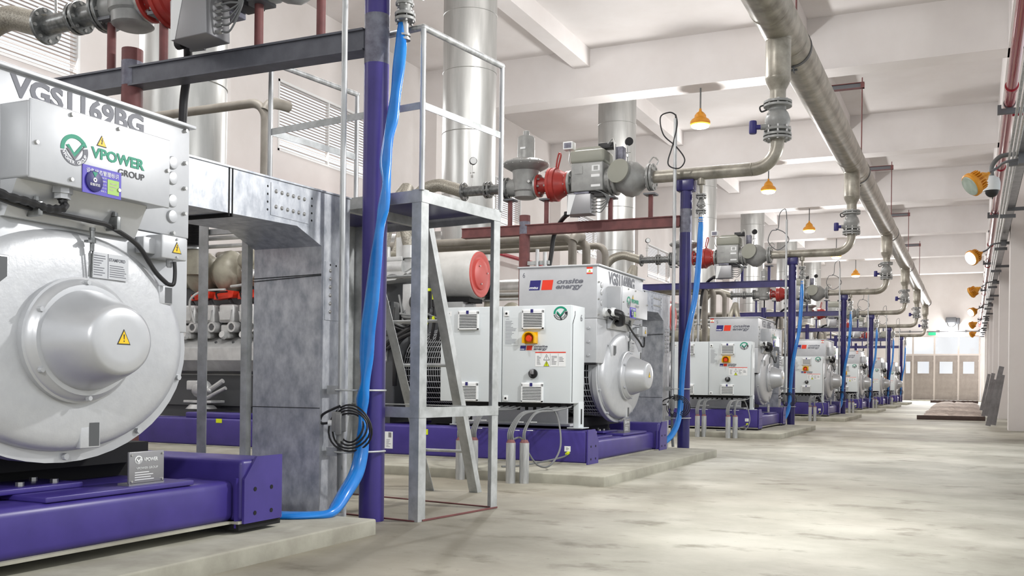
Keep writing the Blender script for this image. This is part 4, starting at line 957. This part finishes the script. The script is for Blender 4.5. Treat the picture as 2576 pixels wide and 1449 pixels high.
def conduit(k):
    lab = {1: 'thin galvanised conduit pipe with junction box beside the large violet post'}.get(k, 'thin galvanised conduit with a cable loop at its top, beside the %s post' % ORD[k])
    g = thing('conduit_pipe', lab, 'conduit', (-3.97, 14.26, 0), (0, OFF[k], 0), 'conduit pipes beside the posts')
    x, y = -3.985, 14.24
    part(g, 'pipe', 'k%d' % (k == 1), ['galvpipe'], lambda b: b.cyl((x, y, .78), (x, y, 4.9), .021 if k == 1 else .026, n=16))
    part(g, 'junction_box', 'a', ['valve', 'white', 'red'], lambda b: (b.box(x - .04, x + .035, y - .05, y + .03, .64, .78, 0, .008), b.box(x - .0, x + .05, y - .065, y - .045, .62, .77, 0, .008), b.cyl((x, y, .56), (x, y, .65), .026, n=12), b.cyl((x - .04, y - .02, .70), (x - .075, y - .03, .70), .022, n=12, m=1)))
    part(g, 'flexible_sleeve', 'a', ['cable'], lambda b: b.tube(crv([(x, y, .58), (x + .002, y, .4), (x + .01, y - .01, .25), (x + .03, y - .03, .08)], 6), .02, 10, 0))
    for z in (.93, .50):
        def clamp(b):
            b.tube(crv([(x - .02, y - .03, z), (x + .06, y - .035, z), (-3.80, 14.36, z), (-3.765, 14.48, z)], 5), .007, 8, 0); b.angle((x - .10, y - .02, z + .03), (x - .10, y - .02, z - .03), X, Y, .09, .004, 0)
        part(g, 'post_clamp', 'z%s' % z, ['galv2'], clamp)
    def coil(b):
        rr = random.Random(2)
        for i in range(4):
            R = .10 + .02 * i; c = V((-3.90 + .005 * i, 14.245 - .006 * i, .67))
            b.tube([c + V((math.cos(a) * R * 1.1, -.015 + .02 * math.sin(a * 2 + i), math.sin(a) * R)) for a in [2 * PI * q / 28 for q in range(29)]], .0065, 8, 0)
        b.tube(crv([(-4.06, 14.21, .70), (-4.12, 14.2, .70), (-4.10, 14.2, .76), (-3.96, 14.2, .82)], 5), .009, 8, 0)
    part(g, 'cable_coil', 'a', ['black'], coil, 'coil of black cable')
    if k > 1:
        def loop(b):
            z = 4.9
            if k in (2,):
                P = [(x, y, z), (x - .01, y, z + .06), (x - .10, y, z + .10), (x - .23, y, z + .04), (x - .18, y, z - .22), (x + .02, y - .01, z - .42), (x + .15, y - .02, z - .62), (x + .06, y - .02, z - .74), (x - .10, y - .02, z - .66), (x - .03, y - .02, z - .38), (x + .03, y - .02, z - .1), (x, y, z + .06)]
            else:
                P = [(x, y, z), (x - .03, y, z + .25), (x - .16, y, z + .15), (x - .2, y, z - .2), (x - .35, y, z - .25), (x - .42, y, z - .5), (x - .2, y, z - .7), (x + .05, y, z - .5), (x - .05, y, z - .3), (x - .25, y, z - .2)]
            b.tube(crv(P, 8), .010, 8, 0)
        part(g, 'cable_loop', 'k%d' % (k == 2), ['black' if k == 2 else 'engdark'], loop, 'looped black cable')
    return g

def trunking(k):
    lab = {1: 'galvanised cable trunking bending down to the floor behind the nearest generator', 2: 'galvanised cable trunking behind the round end bell of the second generator'}.get(k, 'galvanised cable trunking beside the %s generator' % ORD[k])
    g = thing('cable_trunking', lab, 'trunking', (-4.4, 14.35, 0), (0, OFF[k], 0), 'cable trunkings beside the generators')
    x0, x1 = -4.70, -4.115
    prof = [(12.75, 1.995), (13.90, 2.03), (14.18, 1.93), (14.18, 0.0), (14.52, 0.0), (14.52, 2.315), (12.75, 2.275)]
    part(g, 'duct_body', 'a', ['galv'], lambda b: b.prism([(x0, p[0], p[1]) for p in prof], (x1 - x0, 0, 0), 0))
    def lips(b):
        b.prism([(x0 - .01, 12.75, 2.275), (x0 - .01, 14.525, 2.315), (x0 - .01, 14.525, 2.325), (x0 - .01, 12.75, 2.287)], (x1 - x0 + .02, 0, 0), 0)
    part(g, 'duct_lid', 'a', ['galv'], lips)
    for yy in (13.22, 13.25): part(g, 'joint_strap', 'y%s' % yy, ['dark'], lambda b: b.box(x0 - .004, x1 + .004, yy, yy + .008, 1.99, 2.29, 0))
    for z0, z1 in ((1.72, 1.735), (1.70, 1.728)): part(g, 'tie_wire', 'z%s' % z0, ['dark'], lambda b: b.bar((x0 - .004, 14.175, z0), (x1 + .004, 14.172, z1), .006, .004, 0))
    part(g, 'joint_strap', 'low', ['dark'], lambda b: b.box(x0, x1, 14.176, 14.18, .80, .804, 0))
    def splice(b):
        b.box(x1, x1 + .004, 13.62, 14.02, 2.06, 2.27, 0)
        for i in range(6):
            for z in (2.12, 2.22): b.lathe((x1 + .003, 13.67 + .06 * i, z), X, [(0, .014), (.006, .013), (.012, .008)], 10, 1)
        for yy in (13.59, 14.06):
            for z in (2.09, 2.14, 2.19, 2.24): b.cyl((x1, yy, z), (x1 + .001, yy, z), .008, n=8, m=2)
    part(g, 'splice_plate', 'u', ['galv', 'bolt', 'dark'], splice)
    def splice2(b):
        b.box(x1, x1 + .004, 14.22, 14.50, 1.42, 1.83, 0)
        for i in range(6):
            for yy in (14.28, 14.42): b.lathe((x1 + .003, yy, 1.48 + .058 * i), X, [(0, .014), (.006, .013), (.012, .008)], 10, 1)
        for yy in (14.28, 14.35, 14.42): b.cyl((x1, yy, 1.81), (x1 + .005, yy, 1.81), .008, n=8, m=2)
    part(g, 'splice_plate', 's', ['galv', 'bolt', 'dark'], splice2)
    part(g, 'support_leg', 'a', ['galv2'], lambda b: b.angle((-5.10, 14.05, .0), (-5.10, 14.05, 2.12), X, Y, .085, .007, 0))
    part(g, 'support_leg', 'b', ['galv2'], lambda b: b.angle((-4.735, 14.15, .0), (-4.735, 14.15, 2.03), -X, Y, .055, .006, 0))
    part(g, 'support_rail', 'a', ['galv2'], lambda b: b.bar((-5.11, 14.09, 2.06), (-4.68, 14.09, 2.06), .04, .04, 0))
    return g

def stack(k):
    lab = {1: 'huge shiny metal clad exhaust stack in the upper left, behind the dark grey beam', 2: 'shiny metal clad exhaust stack behind the ladder platform guardrail'}.get(k, 'shiny metal clad exhaust stack, %s in the row, running up to the ceiling' % ORD[k])
    g = thing('exhaust_stack', lab, 'exhaust', (-9.8, 18.87, 3.3), (0, OFF[k], 0), 'exhaust stacks along the left wall')
    x, y = -9.8, 18.87
    part(g, 'cladding', 'a', ['stack'], lambda b: (b.lathe((x, y, 3.4), Z, [(0, .45), (.15, .575), (1.3, .58), (1.3, .572), (6.345, .572)], 48, 0), b.cyl((x, y, 3.95), (-14.93, y, 3.95), .3, n=24)))
    for q in (4.95, 6.25, 7.55, 8.78): part(g, 'seam_ring', 's%s' % q, ['stack'], lambda b: b.lathe((x, y, q), Z, [(0, .575), (.008, .583), (.016, .575)], 48, 0))
    return g

def lagged(k):
    for i, (px, py, zt, r) in enumerate(((-6.45, 16.45, 3.78 if k == 1 else 3.60, .045 if k == 1 else .075), (-6.30, 16.75, 3.56, .075), (-6.1, 17.2, 3.52, .062))):
        if k == 1 and i: continue
        def fn(b):
            a = [PI / 2 * q / 8 for q in range(9)]
            P = [(px, py, 0), (px, py, zt - .18)] + [(px - .18 + .18 * math.cos(t), py, zt - .18 + .18 * math.sin(t)) for t in a] + [(-14.46, py, zt)]
            b.tube(P, r, 16, 0)
            if i == 0: b.tube(crv([(px, py, zt - .1), (px + .02, py + .08, zt + .0), (px + .05, py + .3, zt + .02)], 5), [r * 1.25] * 11, 16, 0)
        solo('lagged_pipe', 'grey lagged pipe bending down beyond the %s generator%s' % (ORD[k], '' if k == 1 else (', nearest of three', ', middle of three', ', farthest of three')[i]), 'pipe', (px, py, 0), 'l%d%d' % (i, k == 1), ['lagpipe'], fn, (0, OFF[k], 0), 'lagged pipes between the generators')

def sleeves(k):
    pos = ((-4.73, 9.0), (-4.63, 9.1), (-4.13, 8.93), (-4.01, 8.99))
    for i, (x, y) in enumerate(pos):
        g = thing('cable_sleeve', 'galvanised floor sleeve with grey cables, %s before the %s cabinet' % (('leftmost', 'second from left', 'third from left', 'rightmost')[i], ORD[k]), 'conduit', (x, y, 0), (0, OFF[k], 0), 'cable sleeves before the cabinets')
        part(g, 'sleeve_pipe', 's%d' % i, ['galvpipe', 'brown'], lambda b: (b.cyl((x, y, 0), (x, y, .40), .048, n=20), b.lathe((x, y, .40), Z, [(0, .047), (.03, .03)], 14, 1)))
        def cab(b):
            rr = random.Random(i)
            n = 4 if i != 3 else 2
            ex = -5.1 if i < 2 else -4.35
            for q in range(n):
                o = .018 * (q - (n - 1) / 2)
                b.tube(crv([(x + o, y, .40), (x + o - .02, y + .05, .52), (x + o + (ex - x) * .12, y + .35, .68), (x + o + (ex - x) * .25 + .05 * q, y + .8, .70), (x + o + (ex - x) * .35 + .06 * q, 10.22, .735)], 6), .0085, 8, 0)
            for t in (.52, .60): b.bar((x - .05, y + .06 + (t - .5) * 1.2, t), (x + .05, y + .06 + (t - .5) * 1.2, t), .02, .006, 1)
        part(g, 'cable_bundle', 'c%d' % i, ['cable', 'white'], cab)
    def loop(b):
        b.tube(crv([(-4.15, 9.02, .41), (-4.2, 9.2, .62), (-4.1, 9.7, .72), (-3.98, 9.75, .66), (-3.85, 9.55, .35), (-3.88, 9.35, .16), (-4.0, 9.3, .16), (-4.08, 9.2, .32), (-4.1, 9.1, .44), (-4.13, 8.98, .43)], 8), .010, 8, 0)
        b.tube(crv([(-4.04, 10.235, .22), (-4.07, 10.12, .18), (-4.3, 9.7, .12), (-4.45, 9.4, .115)], 6), .010, 8, 0)
        b.cyl((-4.04, 10.255, .225), (-4.04, 10.20, .215), .018, n=10, m=1)
    solo('earth_cable', 'loose grey cable looping beside the sleeves before the %s cabinet' % ORD[k], 'cable', (-4.1, 9.5, .1), 'e%d' % (k == 2), ['cable', 'lime'], loop, (0, OFF[k], 0), 'loose cables before the cabinets')

def plinth(k):
    x1 = -3.5 if k == 1 else -3.2
    y0, y1 = (9.6, 13.96) if k == 1 else (9.08, 13.75)
    def fn(b):
        b.box(-12.9, x1, y0, y1, -.02, .10, 0, .012)
    solo_ = struct('plinth', ['plinth'], fn, base=(-8, 11.6, 0)); solo_.location.y += OFF[k]
DZ = {1: .004, 2: -.012, 3: 0, 4: 0, 5: 0, 6: 0, 7: 0}
for k in range(1, 8):
    plinth(k); generator(k, DZ[k])
    if k > 1: cabinet(k, DZ[k]); sleeves(k)
    gas_frame(k); gas_train(k); hose(k); conduit(k); trunking(k); stack(k)
    if k < 6: lagged(k)
# ------------------------------------------------------------------ ladder platform between the first two sets
A0 = V((-3.54, 6.10, 0)); EX = V((-.990, .139, 0)); EY = V((.139, .990, 0))
PW, PD = 1.52, 1.01
def pp(a, c, z): return A0 + EX * a + EY * c + Z * z
pf = thing('work_platform', 'galvanised work platform with ladder and guardrail, between the first two generators', 'platform', tuple(A0))
for n, (a, c) in enumerate(((0, 0), (0, PD), (PW, 0), (PW, PD))):
    part(pf, 'leg', 'l%d' % n, ['galv2'], lambda b: b.angle(pp(a, c, 0), pp(a, c, 2.36), EX if a == 0 else -EX, EY if c == 0 else -EY, .085, .008, 0))
def deck(b):
    P = [pp(.01, .01, 2.335), pp(PW - .01, .01, 2.335), pp(PW - .01, PD - .01, 2.335), pp(.01, PD - .01, 2.335)]
    b.prism(P, (0, 0, .012), 1)
    for q in ((pp(0, 0, 2.31), pp(PW, 0, 2.31)), (pp(0, PD, 2.31), pp(PW, PD, 2.31)), (pp(0, 0, 2.31), pp(0, PD, 2.31)), (pp(PW, 0, 2.31), pp(PW, PD, 2.31)), (pp(PW * .5, 0, 2.31), pp(PW * .5, PD, 2.31))):
        b.bar(q[0], q[1], .008 if q[0] != pp(PW * .5, 0, 2.31) else .05, .085, 0)
part(pf, 'deck', 'a', ['galv2', 'postblue'], deck, 'deck painted blue underneath')
def rails(b):
    r = .02
    for a, c in ((0, 0), (0, PD), (PW, 0), (PW, PD)): b.cyl(pp(a, c, 2.35), pp(a, c, 3.50), r, n=12)
    for p, q in ((pp(0, 0, 3.5), pp(0, PD, 3.5)), (pp(0, 0, 3.5), pp(PW, 0, 3.5)), (pp(PW, 0, 3.5), pp(PW, PD, 3.5))):
        b.cyl(p, q, .023, n=12)
    for a, c in ((0, 0), (0, PD), (PW, 0), (PW, PD)): b.ball(pp(a, c, 3.5), .024, n=10)
part(pf, 'guardrail', 'a', ['galvpipe'], rails)
def mids(b):
    for p, q in ((pp(0, 0, 2.95), pp(0, PD, 2.95)), (pp(0, 0, 2.95), pp(PW, 0, 2.95)), (pp(PW, 0, 2.95), pp(PW, PD, 2.95))): b.bar(p, q, .006, .05, 0)
part(pf, 'mid_rail', 'a', ['galv2'], mids)
def shelf(b):
    b.bar(pp(0, 0, .775), pp(0, PD, .775), .008, .075, 0); b.bar(pp(0, 0, .775), pp(PW, 0, .775), .008, .075, 0)
    b.bar(pp(0, PD, .80), pp(PW, PD, .80), .06, .008, 0); b.bar(pp(PW, 0, .775), pp(PW, PD, .775), .008, .075, 0)
part(pf, 'cross_brace', 'a', ['galv2'], shelf)
part(pf, 'floor_bar', 'a', ['brown'], lambda b: (b.bar(pp(.03, 0, .006), pp(PW, 0, .006), .02, .008, 0), b.bar(pp(.02, PD, .006), pp(PW, PD, .006), .02, .008, 0), b.bar(pp(0, .05, .008), pp(0, PD, .008), .012, .012, 0)))
LT = [V((-4.10, 7.19, 2.28)), V((-4.80, 7.27, 2.28))]; LB = [V((-4.02, 7.99, 0)), V((-4.52, 7.93, 0))]
for i in (0, 1):
    part(pf, 'ladder_stringer', 's%d' % i, ['galv2'], lambda b: b.angle(LB[i], LT[i], -X if i == 0 else X, Y, .085, .007, 0))
for i in range(6):
    t = .165 + i * .167
    part(pf, 'ladder_rung', 'r%d' % i, ['galv2'], lambda b: b.cyl(LB[0].lerp(LT[0], t) + Y * .03, LB[1].lerp(LT[1], t) + Y * .03, .014, n=8))

# ------------------------------------------------------------------ gas header pipe and its hangers
hp = thing('gas_header_pipe', 'large mottled grey gas header pipe running the length of the hall under the ceiling', 'pipe', (-2.56, 9, 6.2))
part(hp, 'pipe_body', 'a', ['pipe'], lambda b: (b.cyl((-2.56, 2, 6.2), (-2.56, 65.4, 6.2), .285, n=40), b.ball((-2.56, 65.4, 6.2), .285, .285, .285, 0, 24)))
for k in OFF:
    for d in (-.75, .72): part(hp, 'weld_ring', 'w%d%s' % (k, d), ['pipe'], lambda b: b.lathe((-2.56, 14.5 + OFF[k] + d, 6.2), Y, [(0, .285), (.012, .291), (.024, .285)], 40, 0))
for k in OFF:
    def clampring(b):
        yy = 14.5 + OFF[k] + 1.15
        b.lathe((-2.56, yy, 6.2), Y, [(0, .285), (.0, .295), (.09, .295), (.09, .285)], 40, 0)
        for q in (-.05, .06): b.box(-2.60 + q, -2.585 + q, yy, yy + .09, 5.82, 5.93, 0); b.cyl((-2.64 + q, yy + .045, 5.86), (-2.54 + q, yy + .045, 5.86), .018, n=8)
    part(hp, 'pipe_clamp', 'c%d' % k, ['engdark'], clampring)
for n in range(-1, 4):
    yy = 25.3 + 9.85 * n
    g = thing('pipe_hanger', 'red-brown steel bracket with thin rod holding up the gas header pipe, %s from the camera' % ('nearest', 'second', 'third', 'fourth', 'fifth')[n + 1], 'hanger', (-2.5, yy, 6.0), (0, 0, 0), 'hangers of the gas header')
    part(g, 'bracket', 'b%d' % n, ['brown', 'strut'], lambda b: (b.box(-3.86, -2.42, yy - .06, yy + .06, 8.20, 8.215, 0), b.box(-3.86, -2.42, yy - .06, yy + .06, 8.325, 8.34, 0), b.box(-3.86, -2.42, yy - .005, yy + .005, 8.2, 8.34, 1), b.box(-2.5, -2.42, yy - .05, yy + .05, 8.2, 8.34, 0), b.prism([(-3.86, yy, 8.34), (-3.3, yy, 8.34), (-3.86, yy, 8.8)], (0, .02, 0), 0), b.box(-3.90, -3.84, yy - .06, yy + .56, 8.2, 8.93, 0)))
    part(g, 'rod', 'b%d' % n, ['brown'], lambda b: b.cyl((-2.47, yy, 6.47), (-2.47, yy, 8.46), .014, n=8))
    part(g, 'pipe_lug', 'b%d' % n, ['brown'], lambda b: b.box(-2.52, -2.42, yy - .03, yy + .03, 6.47, 6.52, 0))

# ------------------------------------------------------------------ lamps
for n in range(0, 5):
    y = 26.22 + 9.85 * n
    zl = 7.98
    g = thing('pendant_lamp', 'lit yellow pendant lamp on a rod under the ceiling beam, %s from the camera' % ('nearest', 'second', 'third', 'fourth', 'fifth', 'sixth')[n], 'lamp', (-6.66, 0, zl), (0, y, 0), 'yellow pendant lamps')
    part(g, 'rod', 'a', ['cable'], lambda b: b.cyl((-6.66, 0, zl + .39), (-6.66, 0, 8.93), .022, n=10))
    part(g, 'housing', 'a', ['orange'], lambda b: b.lathe((-6.66, 0, zl - .05), Z, [(0, .245), (.026, .265), (.10, .265), (.16, .225), (.20, .16), (.265, .152), (.33, .106), (.38, .04), (.45, .029)], 32, 0), 'yellow housing')
    part(g, 'lens', 'a', ['lens'], lambda b: b.lathe((-6.66, 0, zl - .05), -Z, [(0, .238), (.04, .225), (.066, .17), (.08, .066)], 32, 0), 'lit white lens')
for n, y in enumerate(FLOOD_Y):
    lit = n in (1, 3)
    ax = V((-.72, -.40, -.56)).normalized() if n == 0 else (V((-.70, -.58, -.45)).normalized() if lit else V((-.82, .30, -.48)).normalized())
    c = V((.02, 0, 4.22)); q = .84; vk = 0 if n == 0 else (1 if lit else 2)
    g = thing('flood_lamp', '%s yellow flood lamp on a bent arm at the right wall, %s from the camera' % ('lit' if lit else 'unlit', ('nearest', 'second', 'third', 'fourth', 'fifth', 'sixth')[n]), 'lamp', (.2, 0, 4.2), (0, y, 0), 'yellow flood lamps on the right wall')
    def house(b):
        b.lathe(c + ax * .12 * q, -ax, [(t * q, r * q) for t, r in ((0, .205), (.02, .23), (.085, .23), (.10, .187), (.125, .187), (.13, .155), (.25, .15), (.30, .10), (.335, .094), (.41, .038), (.45, .03))], 32, 0)
        _, u, v = basis(ax)
        for i in range(22):
            a = 2 * PI * i / 22; r = u * math.cos(a) + v * math.sin(a)
            b.bar(c + (ax * .035 + r * .175) * q, c + (r * .165 - ax * .12) * q, .015, .05, 0, up=r)
    part(g, 'housing', 'h%d' % vk, ['orange'], house, 'yellow ribbed housing')
    part(g, 'lens', 'l%d%d' % (lit, vk), ['lens' if lit else 'lensoff'], lambda b: b.lathe(c + ax * .118 * q, ax, [(0, .198 * q), (.015, .188 * q), (.025, .10 * q)], 32, 0))
    part(g, 'arm', 'a%d' % vk, ['strut'], lambda b: b.tube(crv([c - ax * .31, c - ax * .45, (.42, 0, 4.50), (.58, 0, 4.53), (.72, 0, 4.53)], 6), .021, 10, 0))
    part(g, 'wall_bracket', 'a', ['strut'], lambda b: (b.box(.62, .74, -.07, .07, 4.46, 4.60, 0), b.box(.66, XR - .01, -.03, .03, 4.50, 4.56, 0)))

# ------------------------------------------------------------------ right wall services
rp = thing('sprinkler_pipe', 'glossy dark red sprinkler pipe running along the right wall near the ceiling', 'pipe', (.50, 12, 5.5))
part(rp, 'pipe_body', 'a', ['redpipe'], lambda b: b.cyl((.50, 6, 5.5), (.50, 79.9, 5.5), .078, n=20))
for i in range(12): part(rp, 'pipe_coupling', 'c%d' % i, ['redpipe'], lambda b: b.lathe((.50, 10.5 + 6 * i, 5.5), Y, [(0, .078), (0, .096), (.13, .096), (.13, .078)], 20, 0))
part(rp, 'branch_pipe', 'a', ['redpipe'], lambda b: b.cyl((.50, 18.2, 5.5), (1.4, 18.2, 5.5), .045, n=14))
ct = thing('cable_tray', 'grey steel cable tray running along the right wall below the red pipe', 'tray', (.72, 10, 4.9))
def tray(b):
    b.box(.62, .626, 8, 79.5, 4.72, 4.86, 0); b.box(.776, .782, 8, 79.5, 4.72, 4.86, 0); b.box(.62, .782, 8, 79.5, 4.72, 4.725, 0)
part(ct, 'tray_body', 'a', ['tray'], tray)
for x, z in ((.56, 4.66), (.60, 4.60), (.52, 4.74)): part(ct, 'conduit_run', 'x%s' % x, ['galvpipe'], lambda b: b.cyl((x, 8, z), (x, 79.5, z), .02, n=10))
for n in range(12):
    y = 17.5 + 5.3 * n; far = n % 2
    g = thing('pipe_bracket', 'dark grey channel bracket carrying the red pipe and tray, %s along the right wall' % ('first', 'second', 'third', 'fourth', 'fifth', 'sixth', 'seventh', 'eighth', 'ninth', 'tenth', 'eleventh', 'twelfth')[n], 'bracket', (.8, 0, 4.3), (0, y, 0), 'brackets along the right wall')
    if not far:
        part(g, 'upper_arm', 'a', ['strut'], lambda b: (b.box(.38, XR - .005, -.04, .04, 5.33, 5.41, 0), b.box(.33, .385, -.045, .045, 5.33, 5.47, 0)))
        part(g, 'clamp', 'a', ['strut'], lambda b: b.lathe((.50, -.025, 5.5), Y, [(0, .078), (0, .088), (.05, .088), (.05, .078)], 18, 0))
    part(g, 'lower_arm', 'a', ['strut'], lambda b: (b.box(.50, .795 if False else .79, -.035, .035, 4.50, 4.57, 0), b.box(.60, XR - .005, -.03, .03, 4.64, 4.71, 0)))

dc = thing('dome_camera', 'white dome camera on a gooseneck behind the nearest flood lamp', 'camera', (.27, 18.0, 4.3))
part(dc, 'housing', 'a', ['cab'], lambda b: b.lathe((.27, 18.0, 4.22), Z, [(0, .125), (.125, .13), (.2, .11), (.24, .05)], 24, 0))
part(dc, 'dome', 'a', ['black'], lambda b: b.ball((.27, 18.0, 4.22), .105, .105, .11, 0, 20), 'dark dome')
part(dc, 'gooseneck', 'a', ['cable'], lambda b: b.tube(crv([(.27, 18.0, 4.45), (.27, 18.0, 4.62), (.38, 18.0, 4.76), (.56, 18.0, 4.79), (1.0, 18.0, 4.79), (XR - .01, 18.0, 4.79)], 6), .037, 12, 0))

# red pipe along the left wall, behind the sets
solo('fire_pipe', 'bright red pipe running low along the left wall behind the generators', 'pipe', (-14.4, 20, 5.3), 'a', ['redpipe'], lambda b: (b.cyl((-14.4, 3, 5.3), (-14.4, 79, 5.3), .073, n=14), [b.box(-14.93, -14.36, 5 + 9.85 * i, 5.05 + 9.85 * i, 5.18, 5.23) for i in range(8)]))

# ------------------------------------------------------------------ far end of the hall
ex = thing('exit_sign', 'small green exit sign above the gate at the far end', 'sign', (-2.67, 79.9, 4.97))
part(ex, 'sign_face', 'a', ['exit', 'white'], lambda b: b.box(-2.92, -2.42, 79.93, 80.0, 4.86, 5.07, 0))
hb = thing('wall_lamp', 'dark wall lamp box with a hanging cable loop high on the far wall', 'lamp', (-1.3, 79.9, 5.9))
part(hb, 'housing', 'a', ['strut'], lambda b: (b.box(-1.75, -1.05, 79.6, 80.0, 5.75, 6.15, 0, .04), b.box(-1.15, -.80, 79.7, 80.0, 5.65, 6.1, 0, .03)))
part(hb, 'cable', 'a', ['engdark'], lambda b: (b.tube(crv([(-1.65, 79.7, 5.75), (-1.55, 79.6, 5.5), (-1.3, 79.6, 5.45), (-1.1, 79.7, 5.6), (-1.1, 79.8, 5.75)], 6), .03, 8, 0), b.cyl((-.92, 79.9, 5.7), (-.92, 79.95, 5.18), .035, n=8)))
gl = thing('gate_lamp', 'dazzling lit lamp above the gate at the far end', 'lamp', (-1.35, 79.8, 5.05))
part(gl, 'lens', 'a', ['lens'], lambda b: b.ball((-1.35, 79.8, 5.05), .22, .12, .16, 0))
part(gl, 'bracket', 'a', ['strut'], lambda b: b.box(-1.45, -1.25, 79.85, 80.0, 4.95, 5.2, 0))
light('gate_lamp_light', 'POINT', (-1.35, 79.3, 5.05), 110, size=.2)
solo('conduit_run', 'thin dark conduit running across the far wall above the gate', 'conduit', (-2, 79.95, 5.12), 'a', ['strut'], lambda b: (b.cyl((-5.2, 79.94, 5.12), (.6, 79.94, 5.12), .03, n=8), [b.box(x - .05, x + .05, 79.9, 79.995, 5.06, 5.22) for x in (-4.2, -2.2, -.4)]))
# opened trench in front of the gate, with its edge board
solo('edge_board', 'dark timber board lying across the aisle before the trench at the far end', 'board', (-.55, 33.3, 0), 'a', ['timber'], lambda b: (b.box(-1.52, .40, 33.2, 33.36, 0, .13, 0, .006)))
solo('edge_board', 'dark timber board lying across the aisle close to the gate', 'board', (-.8, 70, 0), 'b', ['timber', 'white'], lambda b: (b.box(-2.4, .42, 70.0, 70.2, 0, .16, 0, .006), [b.box(-2.35 + .28 * i, -2.2 + .28 * i, 69.99, 70.21, .155, .165, 1) for i in range(10)]))
def rub(b):
    rr = random.Random(4); nx, ny = 14, 40
    P = []
    for j in range(ny + 1):
        for i in range(nx + 1):
            x0 = -1.5 - .5 * j / ny
            x = x0 + (.40 - x0) * i / nx; yv = 33.4 + 36 * j / ny
            e = min(i, nx - i) / 2.0; P.append((x + rr.uniform(-.05, .05), yv, .005 + min(e, 1) * rr.uniform(.01, .10)))
    F = [(j * (nx + 1) + i, j * (nx + 1) + i + 1, (j + 1) * (nx + 1) + i + 1, (j + 1) * (nx + 1) + i) for j in range(ny) for i in range(nx)]
    b.add(P, F, 0)
r_ = solo('rubble', 'strip of loose brown rubble between the two boards at the far end', 'rubble', (-.6, 50, 0), 'a', ['earth'], rub); r_['kind'] = 'stuff'
for n, (x, y, h, dx) in enumerate(((.40, 28.2, 1.55, .30), (.52, 29.0, 1.35, .20), (.38, 37.4, 1.5, .30), (.48, 38.2, 1.3, .24), (.40, 47.6, 1.6, .30))):
    solo('plank', 'grey board leaning against the right wall, %s from the camera' % ('first', 'second', 'third', 'fourth', 'fifth')[n], 'board', (x, y, 0), 'p%d' % n, ['plank'], lambda b: b.bar((x, y, .03), (x + dx, y + .02, h), .16 if n % 2 else .12, .04, 0, up=Y), (0, 0, 0), 'boards leaning on the right wall')
